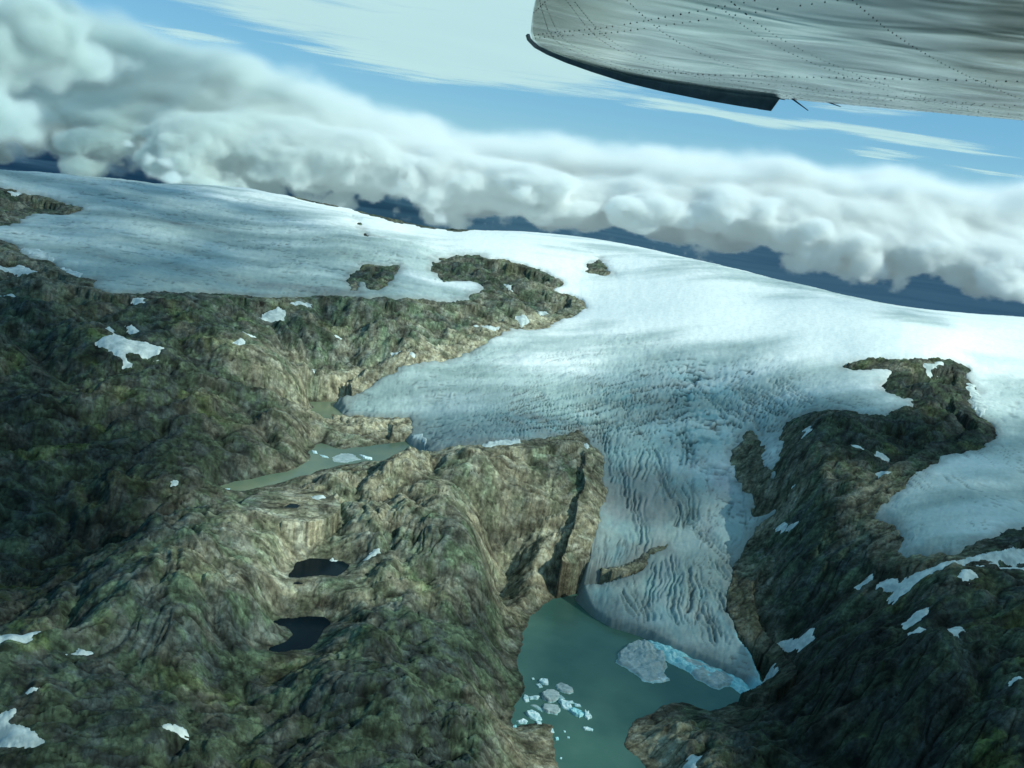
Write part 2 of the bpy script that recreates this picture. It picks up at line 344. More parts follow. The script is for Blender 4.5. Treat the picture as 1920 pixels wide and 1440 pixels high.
class NT:
    def __init__(s, name):
        s.m = bpy.data.materials.new(name); s.m.use_nodes = True; s.t = s.m.node_tree; s.t.nodes.clear()
        s.out = s.t.nodes.new('ShaderNodeOutputMaterial')
    def n(s, typ, **kw):
        nd = s.t.nodes.new(typ); ins = kw.pop('ins', {})
        for k, v in kw.items(): setattr(nd, k, v)
        for k, v in ins.items():
            if isinstance(v, bpy.types.NodeSocket): s.t.links.new(v, nd.inputs[k])
            else: nd.inputs[k].default_value = v
        return nd
    def math(s, op, a, b=0.0, c=0.0, clamp=False):
        nd = s.n('ShaderNodeMath', operation=op, use_clamp=clamp)
        for k, v in enumerate((a, b, c)):
            if isinstance(v, bpy.types.NodeSocket): s.t.links.new(v, nd.inputs[k])
            else: nd.inputs[k].default_value = v
        return nd.outputs[0]
    def mix(s, fac, a, b, blend='MIX'):
        nd = s.n('ShaderNodeMix', data_type='RGBA', blend_type=blend)
        for k, v in ((0, fac), (6, a), (7, b)):
            if isinstance(v, bpy.types.NodeSocket): s.t.links.new(v, nd.inputs[k])
            else: nd.inputs[k].default_value = v if not isinstance(v, tuple) or len(v) == 4 else (*v, 1)
        return nd.outputs[2]
    def ramp(s, fac, stops):
        nd = s.n('ShaderNodeValToRGB', ins={0: fac}); e = nd.color_ramp.elements
        while len(e) < len(stops): e.new(.5)
        for el, (p, c) in zip(e, stops):
            el.position = p; el.color = (*c, 1) if len(c) == 3 else c
        return nd.outputs[0]
    def link(s, a, b): s.t.links.new(a, b)

def attr(nt, name): return nt.n('ShaderNodeAttribute', attribute_name=name)

# rock: colour per crag from the mesh, finer mottling, cracks and grain from world-space noise
nt = NT('weathered_rock')
geo = nt.n('ShaderNodeNewGeometry'); pos = geo.outputs['Position']
tone = attr(nt, 'tone').outputs['Color']
n1 = nt.n('ShaderNodeTexNoise', ins={'Vector': pos, 'Scale': .11, 'Detail': 7.0, 'Roughness': .72})
n2 = nt.n('ShaderNodeTexNoise', ins={'Vector': pos, 'Scale': .035, 'Detail': 5.0, 'Roughness': .6})
vo = nt.n('ShaderNodeTexVoronoi', feature='DISTANCE_TO_EDGE', ins={'Vector': nt.n('ShaderNodeMixRGB', ins={0: .9, 1: n2.outputs['Color'], 2: pos}).outputs[0], 'Scale': .055})
v1 = nt.math('MAXIMUM', nt.math('MULTIPLY_ADD', n1.outputs['Fac'], 1.9, .05), .35)
c = nt.mix(1.0, tone, nt.n('ShaderNodeCombineColor', ins={0: v1, 1: v1, 2: v1}).outputs[0], 'MULTIPLY')
vs = nt.n('ShaderNodeTexVoronoi', ins={'Vector': nt.n('ShaderNodeMixRGB', ins={0: .85, 1: n1.outputs['Color'], 2: nt.n('ShaderNodeVectorMath', operation='MULTIPLY', ins={0: pos, 1: (.06, .10, .08)}).outputs[0]}).outputs[0], 'Scale': 1.0})
vh = nt.n('ShaderNodeSeparateColor', ins={0: vs.outputs['Color']}).outputs[0]
vt = nt.n('ShaderNodeTexVoronoi', ins={'Vector': nt.n('ShaderNodeMixRGB', ins={0: .9, 1: n1.outputs['Color'], 2: nt.n('ShaderNodeVectorMath', operation='MULTIPLY', ins={0: pos, 1: (.19, .27, .2)}).outputs[0]}).outputs[0], 'Scale': 1.0})
vg = nt.n('ShaderNodeSeparateColor', ins={0: vt.outputs['Color']}).outputs[1]
slab = nt.math('MULTIPLY', nt.math('MULTIPLY_ADD', vh, .5, .74), nt.math('MULTIPLY_ADD', vg, .55, .72))
c = nt.mix(1.0, c, nt.n('ShaderNodeCombineColor', ins={0: slab, 1: slab, 2: slab}).outputs[0], 'MULTIPLY')
crack = nt.ramp(vo.outputs['Distance'], [(0, (.45, .45, .45)), (.06, (1, 1, 1))])
c = nt.mix(.45, c, crack, 'MULTIPLY')
b1 = nt.n('ShaderNodeBump', ins={'Strength': .7, 'Distance': 3.5, 'Height': n1.outputs['Fac']})
b2 = nt.n('ShaderNodeBump', ins={'Strength': .5, 'Distance': 1.5, 'Height': nt.math('MINIMUM', vo.outputs['Distance'], .12), 'Normal': b1.outputs[0]})
bs = nt.n('ShaderNodeBsdfPrincipled', ins={'Base Color': c, 'Roughness': .92, 'Specular IOR Level': .15, 'Normal': b2.outputs[0]})
nt.link(bs.outputs[0], nt.out.inputs[0]); M_ROCK = nt.m

nt = NT('glacier_ice')
pos = nt.n('ShaderNodeNewGeometry').outputs['Position']
tone = attr(nt, 'tone').outputs['Color']
n1 = nt.n('ShaderNodeTexNoise', ins={'Vector': pos, 'Scale': .12, 'Detail': 6.0, 'Roughness': .7})
v1 = nt.math('MULTIPLY_ADD', n1.outputs['Fac'], .5, .75)
c = nt.mix(1.0, tone, nt.n('ShaderNodeCombineColor', ins={0: v1, 1: v1, 2: v1}).outputs[0], 'MULTIPLY')
b1 = nt.n('ShaderNodeBump', ins={'Strength': .35, 'Distance': 1.5, 'Height': n1.outputs['Fac']})
bs = nt.n('ShaderNodeBsdfPrincipled', ins={'Base Color': c, 'Roughness': .7, 'Specular IOR Level': .25, 'Normal': b1.outputs[0]})
nt.link(bs.outputs[0], nt.out.inputs[0]); M_ICE = nt.m

nt = NT('old_snow')
pos = nt.n('ShaderNodeNewGeometry').outputs['Position']
n1 = nt.n('ShaderNodeTexNoise', ins={'Vector': pos, 'Scale': .07, 'Detail': 6.0, 'Roughness': .6})
c = nt.ramp(n1.outputs['Fac'], [(.36, (.30, .38, .38)), (.62, (.54, .63, .61))])
b1 = nt.n('ShaderNodeBump', ins={'Strength': .4, 'Distance': 1.0, 'Height': n1.outputs['Fac']})
bs = nt.n('ShaderNodeBsdfPrincipled', ins={'Base Color': c, 'Roughness': .8, 'Specular IOR Level': .2, 'Normal': b1.outputs[0]})
nt.link(bs.outputs[0], nt.out.inputs[0]); M_SNOW = nt.m

def water_mat(name, colr, var, rough, ior=1.33):
    nt = NT(name); pos = nt.n('ShaderNodeNewGeometry').outputs['Position']
    n1 = nt.n('ShaderNodeTexNoise', ins={'Vector': pos, 'Scale': .012, 'Detail': 4.0})
    n2 = nt.n('ShaderNodeTexNoise', ins={'Vector': pos, 'Scale': .8, 'Detail': 3.0})
    c = nt.ramp(n1.outputs['Fac'], [(.35, colr), (.65, var)])
    b = nt.n('ShaderNodeBump', ins={'Strength': .12, 'Distance': .3, 'Height': n2.outputs['Fac']})
    bs = nt.n('ShaderNodeBsdfPrincipled', ins={'Base Color': c, 'Roughness': rough, 'IOR': ior, 'Normal': b.outputs[0]})
    nt.link(bs.outputs[0], nt.out.inputs[0]); return nt.m
M_WMAIN = water_mat('silty_lake_water', (.038, .098, .078), (.060, .135, .104), .22)
M_WUP = water_mat('green_melt_water', (.085, .135, .095), (.14, .175, .112), .22)
M_WDARK = water_mat('dark_tarn_water', (.002, .006, .010), (.003, .010, .014), .2, 1.13)

# ------------------------------------------------------------------ fine grid
X, Y, A, R = grid(NU, NV)
Zm = up_field(cZ, NU, NV); dI = up_field(cIce, NU, NV)
Zm = np.minimum(Zm, 460)
dL = {k: up_field(v, NU, NV) for k, v in cLake.items()}
scale = np.clip(R/1500, .7, 3)                         # detail grows a little with range
wob = fbm(X, Y, 60, 4, 5)*7*scale + fbm(X, Y, 17, 3, 9)*2.5
dIw = dI + np.where(np.abs(dI) < 400, wob, 0)*np.clip(1.1, 0, 1)
dIw = np.where(dL['main'] < 60, dI + wob*.35, dIw)

# direction-dependent crag relief
wx = X + fbm(X, Y, 300, 3, 21)*55; wy = Y + fbm(X, Y, 300, 3, 31)*55
ca, sa = math.cos(math.radians(32)), math.sin(math.radians(32))
fx = (wx*ca+wy*sa); fy = (-wx*sa+wy*ca)
def billow(x, y, wl, octs, seed, gain=.5):
    s = 0; a = 1; f = 1/wl
    for k in range(octs):
        s = s + a*(np.abs(perlin(x*f+k*7.7, y*f+k*3.1, seed+k))*1.6-.5); a *= gain; f *= 2.07
    return s
big = billow(fx/1.35, fy, 210, 2, 41, .5)
mid = billow(fx/1.5, fy, 105, 2, 51, .55)
cra = billow(fx/1.25+mid*8, fy+mid*6, 40, 3, 61, .55)
fin = billow(X+cra*3, Y, 9.5, 2, 71, .6)
rid = 1-np.abs(perlin(fx/330, fy/70, 81))*2
lowrel = big*23 + mid*17
fin2 = billow(X*1.0-Y*.2, Y+cra*2, 22, 2, 75, .6)
strata = billow(wx/170*100+wy*.25, (wy*1.0-wx*.45)*5.5, 100, 3, 191, .6)
rough_ = fbm(X, Y, 34, 6, 193, .64)
f1 = perlin(fx/240+fbm(X, Y, 90, 2, 401)*.25, fy/27+fbm(X, Y, 90, 3, 403)*.35, 405)
f2 = perlin((X*.94+Y*.34)/200+fbm(X, Y, 80, 2, 407)*.25, (-X*.34+Y*.94)/34+fbm(X, Y, 80, 3, 409)*.3, 411)
fgate = sm(-.25, .25, fbm(X, Y, 150, 3, 413))
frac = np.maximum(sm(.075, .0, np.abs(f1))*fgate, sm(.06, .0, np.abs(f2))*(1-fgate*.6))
hirel = cra*4.6 + fin2*1.5 + fin*.6 + rid*.6 + strata*.5 + rough_*.8 - frac*3.2
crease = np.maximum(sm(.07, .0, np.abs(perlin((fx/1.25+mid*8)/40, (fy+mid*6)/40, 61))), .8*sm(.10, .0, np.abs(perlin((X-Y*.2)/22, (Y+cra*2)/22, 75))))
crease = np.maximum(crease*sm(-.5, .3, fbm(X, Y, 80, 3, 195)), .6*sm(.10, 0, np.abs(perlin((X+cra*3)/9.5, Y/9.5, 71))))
far = np.clip(R/3000, .0, 1)
hirel = hirel*(1+far*.5)
# low shore margins and ice margins carry less relief
m_ice = sm(-5, 90, dI)
dlmin = np.minimum.reduce([dL[k] for k in dL])
m_lake = sm(0, 70, dlmin)
relief = lowrel*(.25+.75*m_ice)*(.15+.85*m_lake) + hirel*(.55+.45*m_ice)*(.4+.6*m_lake)
Zr = Zm + relief
for k, (lz, _) in LAKE_W.items():
    d = dL[k] + fbm(X, Y, 45, 4, 14+len(k))*5
    if k in ('pool',): d = dL[k]
    shore = lz + np.maximum(d, 0)*(.22 if k == 'main' else .15) + np.clip(d, 0, 1)*.5 + hirel*.3*np.clip(d/12, 0, 1)
    Zr = np.where(d > 0, np.where(d < 60, np.maximum(Zr, lz + np.minimum(d, 12)*.2), Zr), np.minimum(lz-1.0+d*.25, Zr))
    # pull high ground down to the shoreline smoothly
    w = sm({'main': 80, 'pond_high': 45, 'pond_low': 45, 'pool': 12}.get(k, 32), 0, np.maximum(d, 0))
    Zr = np.where(d > 0, Zr*(1-w)+shore*w, Zr)
icez = Zm + 6*(1-np.exp(np.minimum(dIw, 0)/30)) - np.maximum(dIw, 0)*1.2
Zr = np.where(dIw < 0, np.minimum(Zr, Zm-14*(1-np.exp(dIw/14)) + hirel*.3), Zr)
Zr = np.where((dIw >= 0) & (dIw < 40) & (dlmin > 5), np.maximum(Zr, Zm + np.minimum(dIw*.15, 4) + hirel*.45), Zr)

# ------------------------------------------------------------------ snow patches
def window(w, pad):
    w = np.array(w); u, v = uv_of(w[:, 0], w[:, 1])
    i0 = max(0, int((u.min())*(NU-1))-pad); i1 = min(NU-1, int(u.max()*(NU-1))+pad)
    j0 = max(0, int((v.min())*(NV-1))-pad); j1 = min(NV-1, int(v.max()*(NV-1))+pad)
    return slice(j0, j1+1), slice(i0, i1+1)
snow_jobs = []; Zsm = blur(Zr, 3, 2)
for name, w in SNOW_W:
    s = window(w, 14)
    sc_ = float(np.clip(R[s].mean()/1500, .8, 2.5))
    d = sdf(w, X[s], Y[s]) + fbm(X[s], Y[s], 15*sc_, 5, 33, .65)*3.6*sc_
    near = sm(10, -4, d/sc_)
    base = Zsm[s]
    for k, (lz, _) in LAKE_W.items(): base = np.where(dL[k][s] < 12, np.maximum(base, lz+.3), base)
    base = np.where(dIw[s] < 10, np.maximum(base, icez[s]), base)
    zt = Zr[s]*(1-near*.7)+base*near*.7; base = Zr[s]*.1+base*.9
    Zr[s] = zt
    zs = base*.6+zt*.4 + np.clip(-d/sc_/6, -1, 1)*1.3*sc_ + sm(0, -5, d/sc_)*1.6*sc_
    zs = np.where((dIw[s] < 12) & (d < 0), np.maximum(zs, icez[s]+1.4), zs)
    snow_jobs.append((name, s, d, zs, sc_))

# ------------------------------------------------------------------ rock colour
sx = np.gradient(Zr, axis=1)/np.maximum(np.gradient(A, axis=1)*R, .1); sy = np.gradient(Zr, axis=0)/np.maximum(np.gradient(R, axis=0), .1)
slope = np.sqrt(sx**2+sy**2)
TANP = [(760,690,.9),(650,740,.9),(560,740,.8),(850,665,.8),(700,800,1),(1000,840,.45),(1090,860,.35),(1050,1000,.95),(1000,1050,.9),(900,940,.7),(600,1000,.8),(550,960,.8),
 (700,900,.7),(480,930,.55),(450,700,.3),(250,700,.05),(100,850,.0),(300,850,.08),(380,620,.15),(600,590,.2),(750,590,.25),(900,570,.3),(1040,600,.6),(900,520,.2),(300,1050,.3),(200,1150,.25),
 (650,1130,.45),(800,1100,.25),(900,1180,.15),(500,1200,.3),(300,1300,.15),(600,1350,.12),(850,1350,.2),(1000,1420,.85),(950,1260,.2),(1240,1370,.9),(1320,1350,.55),(100,1400,.1),
 (1420,880,.55),(1500,830,.05),(1600,920,.4),(1640,860,.3),(1750,760,.0),(1780,830,.0),(1500,960,.25),(1500,1080,.25),(1620,1020,.35),(1450,1150,.25),(1700,1060,.3),(1550,1130,.2),
 (1600,1250,.0),(1750,1250,.05),(1900,1300,.05),(1500,1350,.05),(1700,1400,.0),(1350,1430,.3),(1900,1120,.05),(80,480,.55),(120,540,.5),(80,380,.3),(0,380,.25),(300,560,.2)]
SHADEP = [(210,980,.3),(130,1035,.3),(300,932,.4),(50,1085,.35),(400,840,.5),(500,800,.6),(50,800,.5),(150,920,.55),(330,1010,1.15),(230,1110,1.1),(560,990,1.35),(480,960,1.25),(840,670,1.45),(690,725,1.5),(620,745,1.4),(740,690,1.45),(1040,600,1.3),(850,1000,1.05),(930,1200,.7),(400,1250,.75),(700,1250,.8),(100,850,.55),(300,850,.6),(100,600,.7),(300,580,.75),(250,700,.65),(600,600,1.0),(800,640,1.15),(300,1050,1.0),(600,950,1.1),(600,1350,.68),(100,1350,.68),(200,1150,.95),(850,1150,.85),(1050,1000,1.05),  # valley shade and sunlit slopes put into the rock colour
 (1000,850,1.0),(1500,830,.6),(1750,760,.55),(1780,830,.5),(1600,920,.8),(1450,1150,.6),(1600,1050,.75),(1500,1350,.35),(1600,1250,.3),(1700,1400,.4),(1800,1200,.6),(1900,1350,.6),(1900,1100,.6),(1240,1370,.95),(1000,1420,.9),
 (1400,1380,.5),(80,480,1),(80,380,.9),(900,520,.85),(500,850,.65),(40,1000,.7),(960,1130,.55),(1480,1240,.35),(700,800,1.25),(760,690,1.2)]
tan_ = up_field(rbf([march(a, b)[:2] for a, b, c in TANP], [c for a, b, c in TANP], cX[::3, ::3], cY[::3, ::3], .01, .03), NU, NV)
dark = up_field(rbf([march(a, b)[:2] for a, b, c in SHADEP], [c for a, b, c in SHADEP], cX[::3, ::3], cY[::3, ::3], .01, .03), NU, NV)
nA = fbm(X, Y, 120, 5, 91); nB = fbm(X, Y, 40, 5, 95, .6); nC = fbm(fx/2.5, fy, 14, 4, 97, .65)
trim = sm(90, 15, dI)*.3
tt = np.clip(tan_*1.12 -.19 + trim + nA*.42 + nB*.3 + mid*.1, 0, 1)
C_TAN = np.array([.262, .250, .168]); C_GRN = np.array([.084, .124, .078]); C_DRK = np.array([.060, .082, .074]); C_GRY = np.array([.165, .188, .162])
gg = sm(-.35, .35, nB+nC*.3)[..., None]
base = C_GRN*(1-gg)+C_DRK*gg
moss = sm(.25, .7, nA + fbm(X, Y, 70, 4, 99)*.6 - slope*.25)[..., None]*(sm(.6, .1, tan_)[..., None])
base = base*(1-moss)+np.array([.090, .142, .050])*moss
tanc = C_TAN*(1-.5*sm(-.1, .6, nC)[..., None])+C_GRY*.5*sm(-.1, .6, nC)[..., None]
tt = tt[..., None]
RC = base*(1-tt)+tanc*tt
grain = np.clip(1+nC*.5+fin*.15+rough_*.35+strata*.15, .3, 2.0)
vein = sm(.82, .97, rid)*.0
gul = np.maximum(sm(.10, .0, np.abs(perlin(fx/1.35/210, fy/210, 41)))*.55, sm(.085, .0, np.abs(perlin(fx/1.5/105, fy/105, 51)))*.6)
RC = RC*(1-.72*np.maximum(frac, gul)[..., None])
RC = RC*(1-.6*crease[..., None])*grain[..., None]*np.clip(dark, .32, 1.45)[..., None]  # crease vegetation and crease shade both go into the colour
# wet dark rock just above water, and scree
wet = sm(9, 0, dlmin)[..., None]
RC = RC*(1-.35*wet)
keep = dIw > -60
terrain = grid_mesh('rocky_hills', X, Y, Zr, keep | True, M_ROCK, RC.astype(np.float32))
tag(terrain, 'bare green brown glacier worn rock hills around the ice and the lakes', 'terrain', kind='structure')

# ------------------------------------------------------------------ glacier: flow coordinates (along, across)
FLOW = [(1075,800,0,0),(1200,772,0,.35),(1320,758,0,.7),(1420,790,0,1.05),
 (950,745,-1,-.15),(1130,700,-1,.3),(1330,685,-1,.7),(1500,725,-1,1.2),(800,720,-1.8,-.6),(1100,640,-2,.2),(1380,620,-2,.7),(1600,650,-2.2,1.4),
 (700,760,-1,-1.2),(900,810,-.2,-.5),(1150,850,.5,0.02),(1250,850,.55,.4),(1350,850,.5,.85),
 (1142,900,1,0),(1250,905,1.1,.5),(1385,900,1,1),(1125,990,2,0),(1250,1000,2.1,.5),(1395,1000,2,1),(1110,1080,2.9,0),(1240,1090,3,.55),(1370,1080,2.9,1),
 (1105,1125,3.4,0),(1235,1150,3.6,.5),(1375,1170,3.6,1),(1300,1215,4.1,.6),(1420,1260,4.3,1),
 (500,500,-3,-2),(300,430,-4,-3),(900,460,-4,-.3),(1300,540,-3.4,.6),(1700,600,-3.5,1.6),(1850,700,-2.5,2.2),(1800,950,-.5,2.4),(1900,850,-1.5,2.7)]
ST = rbf([march(a, b)[:2] for a, b, s, t in FLOW], [[s, t] for a, b, s, t in FLOW], cX[::2, ::2], cY[::2, ::2], .002, .04)
S = up_field(ST[..., 0], NU, NV); T = up_field(ST[..., 1], NU, NV)
TONG = [(1100,810,.8),(1250,780,.9),(1420,800,.7),(1250,850,1),(1250,1000,1),(1250,1150,1),(1350,1100,1),(1150,1000,1),(1150,720,.5),(1350,700,.6),(1500,730,.5),(1000,760,.35),(900,800,.2),(700,750,.15),(1000,650,.2),
 (1300,600,.0),(800,440,0),(500,480,.1),(300,450,.05),(1600,640,.05),(1850,700,.1),(1800,950,.3),(1700,560,0),(1850,850,.2),(1400,1230,1)]
SNW = [(1300,590,1.25),(1200,560,1.2),(1100,480,.7),(900,450,1.0),(700,420,1.05),(620,400,.9),(500,400,.35),(300,380,.15),(100,350,.2),(60,430,.3),(300,480,.05),(500,500,.0),(600,530,-.05),(400,430,.15),(750,470,.3),(780,530,.35),
 (950,640,.55),(1020,640,.75),(1150,640,.45),(1000,720,.25),(800,750,.15),(700,760,.0),(850,810,-.1),(1100,750,.25),(1250,780,.1),(1250,700,.3),(1400,700,.3),(1400,640,.7),(1500,600,1.15),(1650,640,1.2),(1800,650,1.1),(1850,620,1.0),
 (1700,590,.75),(1500,560,.7),(1300,520,.7),(1550,740,.35),(1650,750,.6),(1850,720,.5),(1880,850,.15),(1800,950,.2),(1750,1000,.05),(1850,950,.35),(1250,900,0),(1180,850,-.15),(1330,920,.35),(1150,980,-.2),(1250,1050,-.05),(1200,1150,-.05),(1350,1180,0),
 (1400,1000,.2),(1120,1040,-.3),(1210,970,-.35),(900,790,.05),(1000,790,-.2),(680,745,-.2)]
def fieldp(pts, k=3, e=.03): return up_field(rbf([march(a[0], a[1])[:2] for a in pts], [a[2] for a in pts], cX[::k, ::k], cY[::k, ::k], .004, e), NU, NV)
tg = np.clip(fieldp(TONG), 0, 1); snw = fieldp(SNW)
# crevasses across the flow, ridges along it
def ridged(x, y, octs, seed, gain=.55, lac=2.1):
    v = 0; a = 1.0; n = 0
    for k in range(octs):
        v = v + a*(1-np.abs(perlin(x+k*5.1, y+k*8.3, seed+k))*1.9); n += a; a *= gain; x = x*lac; y = y*lac
    return v/n
wS = fbm(X, Y, 130, 4, 111, .6); wT = fbm(X, Y, 110, 4, 121, .6)
trans = ridged(T*1.6+wT*.12, S*8.5+wS*.45, 2, 115, .7)
trans2 = ridged(T*3.6+wT*.2, S*22+wS*.8, 2, 118)
longi = ridged(T*8+wT*.35, S*.55+wS*.08, 2, 123, .7)
longi2 = ridged(T*20+wT*.7, S*1.5+wS*.2, 2, 127)
gl = sm(-.15, .4, fbm(X, Y, 110, 3, 129))
lip = np.exp(-((S+.05)/.75)**2)*sm(-1.2, .1, T)*sm(1.5, .9, T)
low = np.clip((S-.6)/.5, 0, 1)*tg
def qs_(f, a, b): q_ = np.quantile(f[::7, ::7], [a, b]); return sm(q_[0], q_[1], f)
creT = qs_(trans, .80, .97); creT2 = qs_(trans2, .78, .97); creL = qs_(longi, .72, .95); creL2 = qs_(longi2, .72, .95)
sera = billow(X+wT*12, Y+wS*12, 17, 4, 185, .6)
gate = sm(-.15, .35, fbm(X, Y, 160, 3, 131))
field_c = sm(.9, .2, snw)*(1-low)
iz = icez + fbm(X, Y, 220, 4, 141)*4.5*sm(0, -60, dIw)*sm(.9, .3, snw) + fbm(X, Y, 28, 5, 143, .6)*(.5+.7*(1-sm(.3, .9, snw))) + sera*(2.6*lip+.9*low)
# seracs along the fall
iz = iz - creT*4.5*lip*(.5+.5*gate) - creT2*2.4*lip - creT*1.6*field_c*gate - creT2*1.0*field_c
iz = iz - creL*1.1*low*(.3+.7*gate) - creL2*1.1*low*gl - creT2*1.3*low*gate
# the big open crevasses one can follow by eye
CREV = [[(1290,983),(1333,1020),(1370,1047)],[(1277,913),(1290,933),(1288,980)],[(1247,913),(1267,940),(1275,960),(1272,987)],[(1187,933),(1190,967),(1200,1000),(1197,1033)],
 [(1233,887),(1247,913),(1252,940)],[(1138,823),(1135,847),(1143,867),(1147,907)],[(1273,810),(1285,827),(1287,850),(1283,873)],[(1287,857),(1313,873),(1350,883),(1377,890)],
 [(1300,867),(1327,887),(1353,892)],[(1323,743),(1347,770),(1360,790)],[(1337,750),(1367,777)],[(1360,760),(1393,790)],[(1300,790),(1330,803),(1347,810)],[(1333,1050),(1353,1077),(1370,1090)],
 [(1327,1093),(1350,1120),(1360,1143)],[(1263,1117),(1258,1140),(1270,1167)],[(1200,1130),(1213,1150),(1217,1167)],[(1160,860),(1165,900),(1172,950)],[(1205,850),(1200,880),(1190,905)],
 [(1225,840),(1238,870),(1233,900)],[(1310,1000),(1340,1030),(1372,1062)],[(1180,800),(1230,785),(1290,772)],[(1150,770),(1220,755),(1300,748)],[(1110,800),(1150,792),(1200,790)],[(1385,770),(1415,790),(1435,815)],
 [(1300,730),(1330,745),(1350,765)],[(1230,1060),(1222,1100),(1205,1135)],[(1255,1045),(1262,1080),(1250,1120)],[(1290,1070),(1300,1110),(1290,1160)],[(1310,1140),(1330,1175),(1345,1205)],[(1170,1110),(1180,1135),(1200,1160)],
 [(1450,720),(1490,745),(1520,760)],[(1420,735),(1455,755),(1480,772)],[(1395,745),(1430,765),(1450,785)],[(1360,720),(1390,740),(1410,760)],[(1170,740),(1240,728),(1300,722)],[(1060,770),(1110,760),(1170,755)]]
crev = np.zeros(X.shape)
for q_, pl in enumerate(CREV):
    w_ = np.array([march(a, b)[:2] for a, b in pl]); s_ = window(w_, 30)
    xw = X[s_]+fbm(X[s_], Y[s_], 28, 3, 501+q_)*4.5; yw = Y[s_]+fbm(X[s_], Y[s_], 28, 3, 601+q_)*4.5
    for off, wt in ((0, 1.0), (9, .75), (-8, .6), (17, .5)):
        e_ = w_[-1]-w_[0]; n_ = np.array([-e_[1], e_[0]])/np.linalg.norm(e_)*(off+rng.uniform(-2, 2)) + e_*rng.uniform(-.12, .12)
        d2 = np.full(xw.shape, 1e9)
        for a_, b_ in zip(w_[:-1]+n_, w_[1:]+n_):
            ex, ey = b_-a_; t_ = np.clip(((xw-a_[0])*ex+(yw-a_[1])*ey)/(ex*ex+ey*ey), 0, 1)
            d2 = np.minimum(d2, (xw-a_[0]-t_*ex)**2+(yw-a_[1]-t_*ey)**2)
        crev[s_] = np.maximum(crev[s_], wt*np.exp(-d2/(2.1*rng.uniform(.7, 1.3))**2))
iz = iz - crev*5.0
# calving face: the front stands a few metres over the lake and is broken
front = sm(60, 0, np.abs(dL['main']))*sm(-40, -3, dIw)
iz = iz + billow(X, Y, 16, 3, 151)*2.4*front
iz = np.where((dIw > 0) & (dL['main'] < 30), iz-3*dIw, iz)
C_SN = np.array([.76, .83, .81]); C_IC = np.array([.27, .365, .35]); C_DI = np.array([.17, .20, .20]); C_BL = np.array([.20, .47, .52])
streak = fbm(X*.35+Y*.1, Y*1.4-X*.35, 160, 5, 161, .55)
ss = np.clip(snw + streak*.35 + fbm(X, Y, 300, 3, 165)*.2, -.6, 1.3)
w1 = sm(.35, .95, ss)[..., None]
ice = C_IC*(1+.12*streak[..., None]) 
dirt = (sm(.0, -.5, ss)*.75)[..., None]; ice = ice*(1-dirt)+C_DI*dirt
mid1 = sm(-.05, .45, ss)[..., None]; ice = ice*(1-mid1*.55)+np.array([.52, .63, .62])*mid1*.55
IC = ice*(1-w1)+C_SN*w1
IC = IC*(1-.16*low*(1-w1[..., 0]))[..., None]
tq = sm(.05, .55, fbm(X, Y, 260, 4, 187)+.15)*(lip*.55+low*.35)
blue = np.clip(crev*.5 + tq*.8 + creT*lip*1.0 + creT2*lip*.5 + creL*low*.35 + creT*field_c*.25*gate + lip*.18, 0, 1)*sm(-.3, .5, fbm(X, Y, 70, 3, 171)+.15)
IC = IC*(1-blue[..., None]*.7)+C_BL*.9*blue[..., None]*.7
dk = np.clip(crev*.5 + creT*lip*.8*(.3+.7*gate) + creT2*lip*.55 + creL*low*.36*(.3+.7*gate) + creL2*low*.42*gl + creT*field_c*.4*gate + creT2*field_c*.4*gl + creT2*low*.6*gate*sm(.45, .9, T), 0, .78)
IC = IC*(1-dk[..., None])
band = sm(.0, .7, perlin(T*7+fbm(X, Y, 200, 3, 181)*.9, S*.9+wS*.4, 183))*low*.4
IC = IC*(1-band[..., None])+np.array([.21, .24, .25])*band[..., None]
smud = np.clip(sm(.26, .05, np.hypot((T-.42)*1.0, (S-1.75)*.5)+wT*.08)*.45*(.4+.6*sm(-.2, .5, wS)), 0, 1)*tg
IC = IC*(1-smud[..., None])+np.array([.13, .16, .17])*smud[..., None]
pink = sm(.15, .0, np.hypot((T-.88)*1.1, (S-1.15)*.35)+nB*.03)*tg
IC = IC*(1-pink[..., None]*.7)+np.array([.40, .40, .41])*pink[..., None]*.7
edge = (sm(-26, 2, dIw+nB*8)*.5*sm(1.2, .6, snw))[..., None]
IC = IC*(1-edge)+np.array([.14, .15, .14])*edge
fr = sm(-9, 0, dIw)*sm(30, 5, np.abs(dL['main']))*sm(.3, .5, T)*sm(-6, -2, -dL['main'])*.6
IC = IC*(1-fr[..., None])+np.array([.30, .66, .74])*fr[..., None]
keepI = dIw < 18*scale
glacier = grid_mesh('glacier', X, Y, iz, keepI & (R < 9300), M_ICE, IC.astype(np.float32))
tag(glacier, 'white and grey blue ice cap with a crevassed tongue flowing down to the lake', 'glacier', kind='structure')

# ------------------------------------------------------------------ snow patch objects
for name, s, d, zs, sc_ in snow_jobs:
    o = grid_mesh('snow_patch', X[s], Y[s], zs, d < 2.0*sc_, M_SNOW)
    tag(o, name, 'snow patch', 'old snow patches left on the rock')

